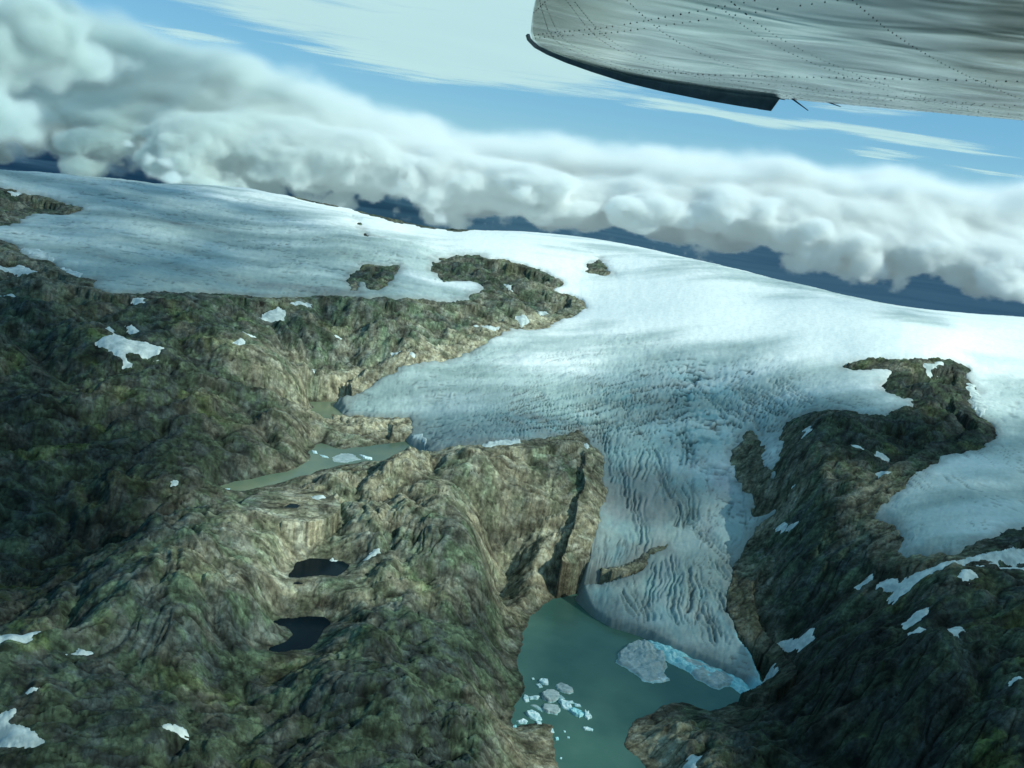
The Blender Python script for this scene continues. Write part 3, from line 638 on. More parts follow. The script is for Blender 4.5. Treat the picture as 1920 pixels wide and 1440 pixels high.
# ------------------------------------------------------------------ lakes
WN = {'main': ('lake_water', 'turquoise green silty lake at the foot of the glacier tongue', M_WMAIN),
      'upper': ('lake_water', 'long narrow pale green melt lake between the rock hills', M_WUP),
      'small': ('lake_water', 'small green lake where the side lobe of ice ends', M_WUP),
      'pond_high': ('lake_water', 'small black tarn under a pale cliff', M_WDARK),
      'pond_low': ('lake_water', 'lower irregular black tarn among the green hills', M_WDARK),
      'pool': ('lake_water', 'tiny black pool on the pale slabs', M_WDARK)}
for k, (lz, w) in LAKE_W.items():
    s = window(w, 24); d = dL[k][s]
    nm, lb, m = WN[k]
    o = grid_mesh(nm, X[s], Y[s], np.full(X[s].shape, lz), d < (22 if k == 'main' else 14 if k != 'pool' else 3), m)
    tag(o, lb, 'lake', kind='structure')
del sx, sy
# ------------------------------------------------------------------ clouds as real volumes
def vol_mat(name, dens, col, aniso=.25, emi=0.0):
    nt = NT(name)
    a = nt.n('ShaderNodeAttribute', attribute_name='density')
    d = nt.math('MULTIPLY', a.outputs['Fac'], dens)
    px_ = nt.n('ShaderNodeSeparateXYZ', ins={0: nt.n('ShaderNodeNewGeometry').outputs['Position']})
    lf = nt.n('ShaderNodeMapRange', ins={0: px_.outputs[0], 1: -1200.0, 2: -4500.0, 3: 0.0, 4: 1.0}).outputs[0]     # greyer colour towards the left stands in for shade
    cc = nt.mix(lf, (*col, 1), (.72, .83, .82, 1))
    pv = nt.n('ShaderNodeVolumePrincipled', ins={'Color': cc, 'Density': d, 'Anisotropy': aniso})
    if emi:
        pv.inputs['Emission Strength'].default_value = 1.0
        nt.link(nt.math('MULTIPLY', d, emi), pv.inputs['Emission Strength']); pv.inputs['Emission Color'].default_value = (.75, .95, 1, 1)  # faint glow added in place of light scattered inside the cloud
    nt.link(pv.outputs[0], nt.out.inputs['Volume'])
    nt.m.volume_intersection_method = 'FAST' if hasattr(nt.m, 'volume_intersection_method') else None
    return nt.m
class GN:
    def __init__(s, name):
        s.t = bpy.data.node_groups.new(name, 'GeometryNodeTree'); s.t.is_modifier = True
        s.t.interface.new_socket('Geometry', in_out='OUTPUT', socket_type='NodeSocketGeometry')
        s.out = s.t.nodes.new('NodeGroupOutput')
        s.pos = s.t.nodes.new('GeometryNodeInputPosition').outputs[0]
        sp = s.t.nodes.new('ShaderNodeSeparateXYZ'); s.t.links.new(s.pos, sp.inputs[0]); s.x, s.y, s.z = sp.outputs
    def put(s, v, sock):
        if isinstance(v, bpy.types.NodeSocket): s.t.links.new(v, sock)
        else: sock.default_value = v
    def m(s, op, a, b=0.0, c=0.0):
        nd = s.t.nodes.new('ShaderNodeMath'); nd.operation = op
        for k, v in enumerate((a, b, c)): s.put(v, nd.inputs[k])
        return nd.outputs[0]
    def v(s, op, a, b):
        nd = s.t.nodes.new('ShaderNodeVectorMath'); nd.operation = op
        s.put(a, nd.inputs[0]); s.put(b, nd.inputs[1]); return nd.outputs['Value' if op in ('LENGTH', 'DISTANCE') else 'Vector']
    def noise(s, scl, detail, rough=.55, off=(0, 0, 0), vec=None):
        nd = s.t.nodes.new('ShaderNodeTexNoise'); vv = s.v('MULTIPLY', vec or s.pos, scl); vv = s.v('ADD', vv, off)
        s.put(vv, nd.inputs['Vector']); nd.inputs['Scale'].default_value = 1; nd.inputs['Detail'].default_value = detail; nd.inputs['Roughness'].default_value = rough
        return nd
    def voro(s, scl, vec=None, off=(0, 0, 0)):
        nd = s.t.nodes.new('ShaderNodeTexVoronoi'); nd.feature = 'SMOOTH_F1'; nd.inputs['Smoothness'].default_value = .3
        s.put(s.v('ADD', s.v('MULTIPLY', vec or s.pos, scl), off), nd.inputs['Vector']); nd.inputs['Scale'].default_value = 1
        return nd.outputs['Distance']
    def mr(s, val, a, b, c, d, smooth=True):
        nd = s.t.nodes.new('ShaderNodeMapRange'); nd.interpolation_type = 'SMOOTHSTEP' if smooth else 'LINEAR'
        s.put(val, nd.inputs[0])
        for k, q in enumerate((a, b, c, d)): s.put(q, nd.inputs[k+1])
        return nd.outputs[0]
    def finish(s, dens, lo, hi, res, mat):
        vc = s.t.nodes.new('GeometryNodeVolumeCube')
        s.put(dens, vc.inputs['Density']); vc.inputs['Min'].default_value = lo; vc.inputs['Max'].default_value = hi
        for k, nme in enumerate(('Resolution X', 'Resolution Y', 'Resolution Z')): vc.inputs[nme].default_value = max(8, int((hi[k]-lo[k])/res))
        sm_ = s.t.nodes.new('GeometryNodeSetMaterial'); sm_.inputs['Material'].default_value = mat
        s.t.links.new(vc.outputs[0], sm_.inputs[0]); s.t.links.new(sm_.outputs[0], s.out.inputs[0])
        return s.t
def vol_obj(name, tree, mat):
    vd = bpy.data.volumes.new(name); vd.materials.append(mat); o = link(bpy.data.objects.new(name, vd))
    md = o.modifiers.new('cloud_shape', 'NODES'); md.node_group = tree
    return o
M_CLOUD = vol_mat('cloud_vapour', CLOUD_D, (.925, .966, .962), .2, CLOUD_GLOW)

# the long bank beyond the crest
g = GN('cloud_bank_shape')
puff = g.voro((1/1000, 1/1000, 1/620), vec=g.v('ADD', g.pos, g.v('MULTIPLY', g.noise((1/800,)*3, 3).outputs['Color'], (900, 900, 620))))
puff2 = g.voro((1/380, 1/380, 1/260), vec=g.v('ADD', g.pos, g.v('MULTIPLY', g.noise((1/300,)*3, 3, off=(5, 0, 3)).outputs['Color'], (420, 420, 300))))
fb = g.m('SUBTRACT', g.noise((1/420, 1/420, 1/300), 7, .66).outputs['Fac'], .5)
lowf = g.m('SUBTRACT', g.noise((1/2100, 1/1500, 1/900), 3, .5, off=(3.1, 7.7, 1)).outputs['Fac'], .5)
xk = g.m('DIVIDE', g.x, 1000.0)
topz = g.m('ADD', g.mr(g.x, -5000, -1000, 1700, 960, False), g.mr(g.x, -900, 3200, 0, 210, True))
topz = g.m('ADD', topz, g.m('MULTIPLY', lowf, 170.0))
up = g.mr(g.m('ADD', g.z, g.m('MULTIPLY', lowf, 500.0)), 380, 760, 0, 1)                                  # 0 in the heaped lower tier, 1 in the smooth upper sheet
dt = g.m('SUBTRACT', topz, g.z)
basez = g.m('ADD', 95.0, g.m('MULTIPLY', lowf, 700.0))
db = g.m('SUBTRACT', g.z, basez)
front = g.m('ADD', 8700.0, g.m('MULTIPLY', up, 550.0))
front = g.m('ADD', front, g.m('MULTIPLY', lowf, 1500.0))
df = g.m('SUBTRACT', g.y, front)
sd = g.m('MINIMUM', g.m('MINIMUM', dt, db), df)
amp = g.m('SUBTRACT', 1.0, g.m('MULTIPLY', up, .6))
bump = g.m('ADD', g.m('MULTIPLY', g.m('SUBTRACT', .45, puff), 640.0), g.m('MULTIPLY', g.m('SUBTRACT', .45, puff2), 260.0))
bump = g.m('ADD', bump, g.m('MULTIPLY', fb, 620.0))
sd = g.m('ADD', sd, g.m('MULTIPLY', bump, amp))
edge = g.mr(g.m('SUBTRACT', 10800.0, g.y), 0, 500, 0, 1)
den = g.m('MULTIPLY', g.mr(sd, -10, g.m('ADD', 80.0, g.m('MULTIPLY', up, 330.0)), 0, 1), edge)
tree = g.finish(den, (-7600, 7600, -250), (8600, 10600, 1900), 25, M_CLOUD)
bank = vol_obj('cloud_bank', tree, M_CLOUD)
tag(bank, 'long white and grey cloud bank lying behind the crest of the ice cap', 'cloud', kind='stuff')

def puff_cloud(name, blobs, label, res, amp, seed, soft=110):
    """blobs: (centre, radii); the union of ellipsoids eroded by noise"""
    g = GN(name+'_shape'); sd = None
    for c, r in blobs:
        q = g.v('LENGTH', g.v('DIVIDE', g.v('SUBTRACT', g.pos, tuple(c)), tuple(r)), (0, 0, 0))
        e = g.m('MULTIPLY', g.m('SUBTRACT', 1.0, q), min(r))
        sd = e if sd is None else g.m('SMOOTH_MAX', sd, e, 60.0)
    wl = amp*2.2
    fb = g.m('SUBTRACT', g.noise((1/wl,)*3, 6, .6, off=(seed, seed*2, 0)).outputs['Fac'], .5)
    pf = g.m('SUBTRACT', .45, g.voro((1/wl*1.3,)*3, off=(seed, 0, 0), vec=g.v('ADD', g.pos, g.v('MULTIPLY', g.noise((1/wl,)*3, 2, off=(seed, 0, 9)).outputs['Color'], (wl*.6,)*3))))
    sd = g.m('ADD', sd, g.m('ADD', g.m('MULTIPLY', fb, amp*2.0), g.m('MULTIPLY', pf, amp*1.2)))
    den = g.mr(sd, 0, soft, 0, 1)
    C = np.array([c for c, r in blobs]); RR = np.array([r for c, r in blobs])
    lo = (C-RR).min(0)-amp*1.2; hi = (C+RR).max(0)+amp*1.2
    o = vol_obj('cloud', g.finish(den, tuple(lo), tuple(hi), res, M_CLOUD), M_CLOUD)
    tag(o, label, 'cloud'); return o
def atd(px, py, y):
    d = ray(px, py); return tuple(CAM + d*(y/d[1]))
puff_cloud('big_left_cloud', [(atd(-20, 215, 6400), (400, 420, 230)), (atd(-130, 90, 6900), (900, 600, 420)), (atd(40, 60, 7100), (560, 420, 330)), (atd(120, 110, 7300), (560, 420, 220))],
           'large soft grey cloud at the upper left edge of the view', 26, 150, 2.0, 170)
puff_cloud('wisp', [(atd(290, 300, 6300), (120, 120, 60)), (atd(330, 335, 6200), (150, 120, 60)), (atd(255, 275, 6400), (110, 100, 55))],
           'small torn wisp hanging below the cloud bank on the left', 14, 75, 5.0, 60)
puff_cloud('wisp', [(atd(815, 400, 7400), (110, 100, 60)), (atd(835, 414, 7400), (70, 80, 40))],
           'tiny wisp dangling under the cloud bank above the middle of the crest', 13, 60, 8.0, 60)

# ------------------------------------------------------------------ far lowland under the clouds
nt = NT('haze_tinted_lowland')
pos = nt.n('ShaderNodeNewGeometry').outputs['Position']
n1 = nt.n('ShaderNodeTexNoise', ins={'Vector': nt.n('ShaderNodeVectorMath', operation='MULTIPLY', ins={0: pos, 1: (.0004, .0008, .001)}).outputs[0], 'Scale': 1.0, 'Detail': 6.0})
c = nt.ramp(n1.outputs['Fac'], [(.35, (.034, .076, .120)), (.62, (.044, .092, .138))])  # blue distance haze put into the ground colour
bs = nt.n('ShaderNodeBsdfPrincipled', ins={'Base Color': c, 'Roughness': 1.0, 'Specular IOR Level': 0.0})
nt.link(bs.outputs[0], nt.out.inputs[0]); M_LOW = nt.m
a_ = np.linspace(0, 2*np.pi, 241)[:-1]; r_ = np.concatenate([[1], np.exp(np.linspace(math.log(800), math.log(160000), 90))])
AA, RR_ = np.meshgrid(a_, r_); LX = np.sin(AA)*RR_; LY = np.cos(AA)*RR_
LZ = -900 + fbm(LX, LY, 9000, 4, 201)*110*np.clip(RR_/8000, 0, 1)
nv, nu = LX.shape; j, i = np.meshgrid(np.arange(nv-1), np.arange(nu), indexing='ij'); j = j.ravel(); i = i.ravel(); i2 = (i+1) % nu
q = np.stack([j*nu+i, (j+1)*nu+i, (j+1)*nu+i2, j*nu+i2], 1)
low_ = np_mesh('lowland_ground', np.stack([LX.ravel(), LY.ravel(), LZ.ravel()], 1), q, M_LOW)
tag(low_, 'dark blue hazy lowland reaching out below the clouds', 'ground', kind='structure')

# ------------------------------------------------------------------ high cloud sheet, and unseen sheets that shade
def sheet_mat(name, scl, seed, amt=.9, hi=1.15):
    nt = NT(name)
    pos = nt.n('ShaderNodeNewGeometry').outputs['Position']
    cov = attr(nt, 'cover').outputs['Fac']
    v = nt.n('ShaderNodeVectorMath', operation='MULTIPLY', ins={0: pos, 1: scl}).outputs[0]
    n1 = nt.n('ShaderNodeTexNoise', ins={'Vector': v, 'Scale': 1.0, 'Detail': 7.0, 'Roughness': .62, 'Distortion': .4})
    al = nt.math('ADD', cov, nt.math('MULTIPLY', nt.math('SUBTRACT', n1.outputs['Fac'], .5), amt))
    al = nt.math('MULTIPLY', nt.n('ShaderNodeMapRange', interpolation_type='SMOOTHSTEP', ins={0: al, 1: .15, 2: hi, 3: 0.0, 4: .95}).outputs[0], nt.math('GREATER_THAN', cov, .01))
    dif = nt.n('ShaderNodeBsdfDiffuse', ins={'Color': (.95, .97, .97, 1)}); tr = nt.n('ShaderNodeBsdfTranslucent', ins={'Color': (.72, .85, .78, 1)})
    mx = nt.n('ShaderNodeMixShader', ins={0: .72, 1: dif.outputs[0], 2: tr.outputs[0]})
    tp = nt.n('ShaderNodeBsdfTransparent')
    m2 = nt.n('ShaderNodeMixShader', ins={0: al, 1: tp.outputs[0], 2: mx.outputs[0]})
    nt.link(m2.outputs[0], nt.out.inputs[0]); return nt.m
def sheet(name, x0, x1, y0, y1, step, z, coverf, mat, label):
    xs = np.arange(x0, x1+step, step); ys = np.arange(y0, y1+step, step); GX, GY = np.meshgrid(xs, ys)
    cv = coverf(GX, GY); GZ = z + fbm(GX, GY, (x1-x0)/6, 3, 301)*60
    o = grid_mesh(name, GX, GY, GZ, np.ones(GX.shape, bool), mat, None, {'cover': np.clip(cv, 0, 1.3)})
    return tag(o, label, 'cloud', kind='stuff')
ZS = 3300.0
def pz(pp, z): return [tuple(at_z(a, b, z)[:2]) for a, b in pp]
HI = pz([(180,-160),(290,-8),(370,22),(440,48),(600,104),(700,140),(800,158),(950,170),(1100,184),(1190,190),(1230,178),(1300,150),(1500,60),(2100,-60),(1900,-300),(900,-330)], ZS)
WISPS = [pz(p, ZS) for p in ([(1205,200),(1240,190),(1330,203),(1420,218),(1560,232),(1700,252),(1830,278),(1870,290),(1800,285),(1700,270),(1640,262),(1560,242),(1450,240),(1350,222)],
   [(1575,196),(1640,195),(1720,205),(1700,214),(1600,210)], [(1600,285),(1640,277),(1700,290),(1640,296)], [(1780,310),(1850,318),(1930,332),(1850,326)],
   [(520,80),(640,100),(780,128),(700,118),(600,104)], [(560,48),(640,62),(720,84),(640,76)], [(330,98),(380,100),(390,112),(340,108)], [(300,55),(350,62),(420,78),(350,72)])]
def hi_cover(GX, GY):
    nz = fbm(GX, GY*1.0, 5200, 5, 311, .55)
    d = sdf(HI, GX, GY); c = sm(1500, -5200, d + nz*1400)*1.3
    for k, w in enumerate(WISPS):
        d = sdf(w, GX, GY); c = np.maximum(c, sm(1500, -900, d+nz*900)*(1.0 if k == 0 else .85))
    return c
M_SH = sheet_mat('high_cloud_vapour', (.00032, .0006, .001), 1, 1.9)
sheet('high_cloud_sheet', -26000, 36000, 13500, 62000, 260, ZS, hi_cover, M_SH, 'thin white high cloud sheet and streaks across the blue sky')
COV = [(1300,590,0),(1150,540,.1),(900,445,0),(680,415,0),(500,400,.55),(200,400,.85),(400,500,.75),(60,440,.6),(750,690,.1),(650,620,.45),(400,620,.45),(150,650,.7),(200,850,.7),(300,760,.4),(600,770,.15),(720,810,.05),
 (600,960,.3),(300,1050,.4),(200,1150,.45),(700,900,.3),(1000,850,.4),(1050,1000,.25),(800,1050,.35),(500,1150,.35),(600,1350,.5),(200,1350,.5),(950,1420,.55),(1000,640,.15),(1000,720,.25),(850,780,.5),(950,800,.75),(1200,700,.5),
 (1200,800,.6),(1250,900,.7),(1200,1050,.65),(1250,1150,.65),(1300,1280,.9),(1100,1250,.9),(1240,1370,.5),(1400,700,.6),(1650,640,0),(1850,640,.1),(1700,590,.3),(1500,560,.35),(1600,740,.7),(1700,800,1),(1500,870,.85),(1640,880,.55),
 (1850,900,.75),(1750,980,.75),(1550,1050,.7),(1450,1100,.9),(1700,1100,.8),(1700,1250,1),(1600,1400,1),(1900,1300,1),(1500,1350,1),(1000,500,.2),(800,470,.2),(1000,570,.3),(0,600,.9),(0,1000,.9),(1900,800,.6)]
ZO = 2100.0
def shade_cover(GX, GY):
    P_ = []; V_ = []
    for a, b, c in COV:
        p = march(a, b); q = p + SUN*((ZO-p[2])/SUN[2]); P_.append(q[:2]-np.array([2400., -5000.])); V_.append(c)
    f = rbf(P_, V_, GX-2400., GY+5000., .002, .01)
    return np.clip(f*.95+.02, 0.011, 1.0) + fbm(GX, GY, 420, 4, 321)*.18
M_SO = sheet_mat('shade_cloud_vapour', (.0035, .0035, .001), 2, .9, .98)
_q = SUN[:2]*(ZO/SUN[2])
sheet('unseen_shade_cloud', _q[0]-2600, _q[0]+3600, _q[1]-300, _q[1]+5200, 40, ZO, shade_cover, M_SO, 'unseen overhead cloud layer shaped to dapple the ice and the hills with shade')  # out of view, its cover shaped to shade chosen ground

def left_shade_cover(GX, GY):
    return 1.0*sm(0, 900, GX+6700)*sm(1200, -2200, GX)*sm(6300, 6900, GY)*sm(9300, 8700, GY) + fbm(GX, GY, 900, 4, 341)*.25
sheet('unseen_shade_cloud', -7200, 1300, 6200, 9400, 90, ZS, left_shade_cover, M_SO, 'unseen cloud layer added to shade the left end of the cloud bank')  # added out of view to darken the left of the bank
# ------------------------------------------------------------------ icebergs
M_BERG = None
def berg_mat(name, c1, c2, c3):
    nt = NT(name); geo = nt.n('ShaderNodeNewGeometry'); pos = geo.outputs['Position']
    n1 = nt.n('ShaderNodeTexNoise', ins={'Vector': pos, 'Scale': .12, 'Detail': 4.0, 'Roughness': .5, 'Distortion': 1.0})
    c = nt.ramp(n1.outputs['Fac'], [(.32, c3), (.5, c2), (.66, c1)])
    sp = nt.n('ShaderNodeSeparateXYZ', ins={0: pos}); wl = nt.n('ShaderNodeMapRange', ins={0: sp.outputs[2], 1: .2, 2: 1.4, 3: 1.0, 4: 0.0}).outputs[0]
    c = nt.mix(nt.math('MULTIPLY', wl, .6), c, (.25, .55, .58))
    b = nt.n('ShaderNodeBump', ins={'Strength': .6, 'Distance': .8, 'Height': n1.outputs['Fac']})
    bs = nt.n('ShaderNodeBsdfPrincipled', ins={'Base Color': c, 'Roughness': .6, 'Normal': b.outputs[0]})
    nt.link(bs.outputs[0], nt.out.inputs[0]); return nt.m
M_BW = berg_mat('white_berg_ice', (.62, .75, .76), (.42, .60, .62), (.24, .46, .50))
M_BG = berg_mat('grey_berg_ice', (.36, .45, .45), (.28, .37, .37), (.18, .26, .26))
M_BB = berg_mat('blue_berg_ice', (.42, .70, .72), (.24, .56, .60), (.12, .38, .44))
def berg(outline, h, mat, label, seed, cells=46, group=None, rough=1.0, dome=.5, zt=0.0):
    """a floating slab whose waterline is a photo outline thrown on the lake plane"""
    w = np.array(pz(outline, zt)); c = w.mean(0); x0, y0 = w.min(0)-2; x1, y1 = w.max(0)+2
    step = max(x1-x0, y1-y0)/cells
    GX, GY = np.meshgrid(np.arange(x0, x1+step, step), np.arange(y0, y1+step, step))
    size = math.sqrt(abs((x1-x0)*(y1-y0)))
    d = sdf([tuple(p) for p in w], GX, GY) + fbm(GX, GY, size*.22, 3, seed)*size*.035
    inn = np.clip(-d, 0, None)
    z = h*(sm(0, size*.06, inn)*(1-dome) + dome*sm(0, size*.35, inn))
    z = z + (billow(GX, GY, size*.35, 4, seed+3)*h*.38*rough)*sm(0, size*.1, inn)
    ta = (seed*2.399) % 6.28; tl = ((GX-c[0])*math.cos(ta)+(GY-c[1])*math.sin(ta))/size
    z = z*(1+1.1*tl) + h*.35*(np.abs(((GX*math.cos(ta+1)+GY*math.sin(ta+1))/size*2.3) % 1-.5)-.25)*sm(0, size*.08, inn)
    z = np.where(d > 0, -np.minimum(d*3, 1.5)-.05, np.maximum(z, .15))
    o = grid_mesh('iceberg', GX, GY, z, d < step*.3, mat, smooth=cells > 100)
    # move the object's origin to the middle of the berg
    me = o.data; me.transform(Matrix.Translation((-c[0], -c[1], 0))); o.location = (c[0], c[1], 0)
    tag(o, label, 'iceberg', group); return o
G_ = 'icebergs drifting on the lake'
berg([(1155,1238),(1158,1222),(1170,1210),(1190,1203),(1215,1206),(1238,1214),(1250,1225),(1252,1245),(1248,1258),(1254,1270),(1245,1277),(1225,1277),(1205,1270),(1195,1262),(1180,1252),(1165,1244)], 9, M_BG,
     'large dirty grey furrowed iceberg in the middle of the lake', 401, 110, G_, 1.3, .35, 4.0)
berg([(1203,1269),(1225,1268),(1250,1270),(1256,1276),(1240,1281),(1218,1280)], 4, M_BW, 'low white ledge of ice along the lakeside foot of the large grey iceberg', 411, 40, G_)
berg([(1246,1206),(1262,1212),(1290,1228),(1320,1240),(1350,1246),(1378,1258),(1394,1270),(1390,1280),(1368,1283),(1350,1289),(1335,1285),(1310,1272),(1292,1258),(1283,1243),(1265,1230),(1250,1222)], 6, M_BG,
     'long grey iceberg mass packed against the blue calving front', 421, 120, G_, 1.2, .4, 4.0)
berg([(1216,1184),(1232,1184),(1262,1196),(1300,1213),(1340,1228),(1380,1247),(1410,1266),(1428,1280),(1424,1292),(1400,1284),(1368,1268),(1325,1252),(1285,1238),(1250,1220),(1226,1206)], 8, M_BB,
     'long jagged turquoise blue wall of broken ice at the end of the glacier tongue', 431, 170, None, 2.4, .3, 17.0)
for k, (pl, h, m, lb) in enumerate([
 ([(1042,1284),(1050,1280),(1062,1284),(1074,1292),(1076,1300),(1066,1302),(1052,1298),(1043,1291)], 3, M_BG, 'smooth oval dark grey iceberg, rightmost of the top pair in the drifting cluster'),
 ([(1014,1302),(1024,1295),(1038,1293),(1048,1298),(1049,1308),(1042,1316),(1030,1319),(1018,1312)], 4, M_BG, 'angular pale grey iceberg just below left of the smooth oval one'),
 ([(1008,1278),(1016,1274),(1028,1277),(1028,1285),(1018,1284)], 3.5, M_BW, 'bright white chunk of ice at the upper end of the drifting cluster'),
 ([(1004,1283),(1012,1282),(1018,1289),(1010,1290)], 1.8, M_BW, 'small floe just beneath the bright white upper chunk'),
 ([(996,1272),(1001,1271),(1003,1274),(998,1275)], 1.2, M_BW, 'tiny white ice bit topmost of the drifting cluster near the left shore'),
 ([(982,1305),(990,1306),(993,1316),(985,1317),(980,1311)], 2.5, M_BW, 'small white chunk touching the left shore beside the cluster'),
 ([(990,1306),(1005,1305),(1013,1306),(1008,1312),(994,1312)], 2.2, M_BW, 'flat white strip of ice between the shore chunk and the angular grey berg'),
 ([(1018,1322),(1030,1320),(1046,1322),(1052,1332),(1044,1341),(1028,1338),(1016,1332)], 3, M_BG, 'flat grey slab in the centre of the drifting cluster'),
 ([(1046,1314),(1058,1314),(1068,1320),(1076,1330),(1068,1334),(1054,1328)], 3, M_BW, 'broken pale blue floe right of the central grey slab'),
 ([(1062,1314),(1074,1315),(1076,1319),(1064,1320)], 1.6, M_BW, 'thin white floe above the broken pale blue one'),
 ([(1064,1330),(1078,1328),(1092,1334),(1097,1342),(1086,1346),(1074,1340)], 3.5, M_BB, 'vivid blue iceberg leading into the rightmost chunk of the cluster'),
 ([(1094,1336),(1104,1338),(1110,1346),(1102,1350),(1096,1345)], 4, M_BW, 'white block at the right tip of the vivid blue berg'),
 ([(1076,1318),(1088,1322),(1090,1326),(1078,1325)], 1.6, M_BW, 'small white floe above the vivid blue berg'),
 ([(1090,1364),(1102,1363),(1112,1367),(1111,1371),(1096,1369)], 1.6, M_BW, 'lone thin pale floe drifting below the cluster in open water'),
 ([(984,1336),(998,1333),(1012,1340),(1018,1350),(1004,1352),(990,1345)], 3, M_BW, 'pale floe over the tip of the brown headland, left of the white shards'),
 ([(968,1352),(980,1349),(990,1353),(986,1358),(972,1357)], 2.2, M_BW, 'white shard lying against the top of the brown headland'),
 ([(1004,1353),(1015,1353),(1016,1360),(1006,1361)], 2.4, M_BW, 'bright shard at the right side of the pale floe by the headland'),
 ([(960,1362),(968,1360),(970,1366),(962,1368)], 2.0, M_BB, 'blue shard wedged at the left root of the brown headland'),
 ([(1027,1368),(1037,1367),(1040,1374),(1031,1376)], 1.6, M_BW, 'small bright shard right of the headland tip'),
 ([(1040,1382),(1047,1382),(1048,1388),(1042,1388)], 1.4, M_BB, 'small bluish shard along the right flank of the headland'),
 ([(1056,1370),(1061,1371),(1060,1374),(1057,1373)], .9, M_BW, 'tiny fleck of ice in open water right of the headland'),
 ([(1063,1381),(1068,1382),(1067,1385),(1063,1384)], .9, M_BW, 'tiny fleck of ice a little lower in the open water off the headland'),
 ([(1050,1420),(1054,1420),(1053,1424),(1049,1423)], .9, M_BW, 'lowest tiny fleck of ice, near the bottom of the headland'),
 ([(1018,1336),(1000,1326),(992,1322),(1004,1322),(1016,1328)], 1.2, M_BG, 'thin dark half sunken floe left of the central grey slab'),
 ([(1040,1304),(1052,1303),(1060,1310),(1052,1312)], .9, M_BG, 'dark submerged looking floe under the smooth oval iceberg')]):
    berg(pl, h, m, lb, 450+k*7, 30, G_, .8 if m is not M_BG else .35, .12)
def berg_on(z, outline, lb, mat, h, seed):
    global pz
    old = pz; w = old(outline, z)
    o = None
    pz = lambda pp, zz: old(pp, z)
    o = berg(outline, h, mat, lb, seed, 30, 'ice floes on the green melt lake'); pz = old
    o.location.z = z
    return o
berg_on(140.0, [(672,852),(684,855),(698,858),(697,863),(682,860)], 'white angular floe on the green melt lake', M_BW, 3, 601)
berg_on(140.0, [(584,845),(593,846),(596,851),(587,850)], 'small pale floe at the far end of the green melt lake', M_BW, 2, 603)
berg_on(140.0, [(598,852),(614,856),(617,859),(604,857)], 'thin pale floe trailing the small one on the green melt lake', M_BW, 2, 605)
berg_on(140.0, [(622,858),(640,850),(662,851),(676,862),(650,868),(625,866)], 'flat grey sheet of sunken ice on the green melt lake', M_BG, 1, 607)
berg_on(140.0, [(420,917),(432,916),(430,920),(421,920)], 'little white floe at the near end of the green melt lake', M_BW, 1.8, 609)

# ------------------------------------------------------------------ the wing overhead
WZ = H+.62
def wp(px, py, z=WZ): return at_z(px, py, z)
nt = NT('polished_wing_skin')
tc = nt.n('ShaderNodeTexCoord').outputs['Object']
st = nt.n('ShaderNodeVectorMath', operation='MULTIPLY', ins={0: tc, 1: (.6, 1.15, 1.0)}).outputs[0]
n1 = nt.n('ShaderNodeTexNoise', ins={'Vector': st, 'Scale': 1.7, 'Detail': 2.0, 'Roughness': .5, 'Distortion': .9})
n2 = nt.n('ShaderNodeTexNoise', ins={'Vector': st, 'Scale': 5.0, 'Detail': 2.0, 'Roughness': .5})
n3 = nt.n('ShaderNodeTexNoise', ins={'Vector': nt.n('ShaderNodeVectorMath', operation='MULTIPLY', ins={0: tc, 1: (1.0, 4.5, 1.0)}).outputs[0], 'Scale': 2.0, 'Detail': 5.0, 'Roughness': .6})
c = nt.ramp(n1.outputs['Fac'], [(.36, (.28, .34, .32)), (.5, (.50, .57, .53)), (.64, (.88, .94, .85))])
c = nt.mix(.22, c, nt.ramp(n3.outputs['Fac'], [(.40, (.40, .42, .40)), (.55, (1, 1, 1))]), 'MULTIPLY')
hh = nt.math('ADD', nt.math('MULTIPLY', n1.outputs['Fac'], 1.0), nt.math('MULTIPLY', n2.outputs['Fac'], .02))
b = nt.n('ShaderNodeBump', ins={'Strength': .42, 'Distance': .03, 'Height': hh})
bs = nt.n('ShaderNodeBsdfPrincipled', ins={'Base Color': c, 'Metallic': .96, 'Roughness': nt.math('MULTIPLY_ADD', n2.outputs['Fac'], .2, .11), 'Normal': b.outputs[0]})
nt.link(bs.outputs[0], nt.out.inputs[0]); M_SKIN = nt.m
def plain(name, col, rough, metal=0.0):
    nt = NT(name); tc = nt.n('ShaderNodeTexCoord').outputs['Object']
    n = nt.n('ShaderNodeTexNoise', ins={'Vector': tc, 'Scale': 12.0, 'Detail': 4.0})
    c = nt.ramp(n.outputs['Fac'], [(.3, tuple(v*.7 for v in col)), (.7, tuple(v*1.2 for v in col))])
    bs = nt.n('ShaderNodeBsdfPrincipled', ins={'Base Color': c, 'Metallic': metal, 'Roughness': rough}); nt.link(bs.outputs[0], nt.out.inputs[0]); return nt.m
M_LIP = plain('dark_grey_paint', (.17, .19, .175), .5); M_RIV = plain('dark_rivet_head', (.035, .035, .035), .5, .3); M_WICK = plain('black_wick', (.01, .012, .015), .6)
TIPP = [(1005,0),(998,30),(995,62),(999,76),(1012,88),(1035,99),(1070,112),(1120,127),(1180,143),(1250,157),(1330,170),(1400,179),(1462,185)]
tipw = np.array([wp(a, b) for a, b in TIPP])
L_ = np.concatenate([[0], np.cumsum(np.linalg.norm(np.diff(tipw, axis=0), axis=1))]); L_ /= L_[-1]
NVW, NUW = 90, 110
vv = np.linspace(0, 1, NVW); tip = np.stack([np.interp(vv, L_, tipw[:, k]) for k in range(3)], 1)
B_ = tipw[-1]; C_ = wp(1920, 226)
rootT = B_ + (C_-B_)*2.6; rootL = tipw[0] + np.array([.12, -4.6, 0])
root = rootL[None]*(1-vv[:, None]) + rootT[None]*vv[:, None]
uu = np.linspace(0, 1, NUW)
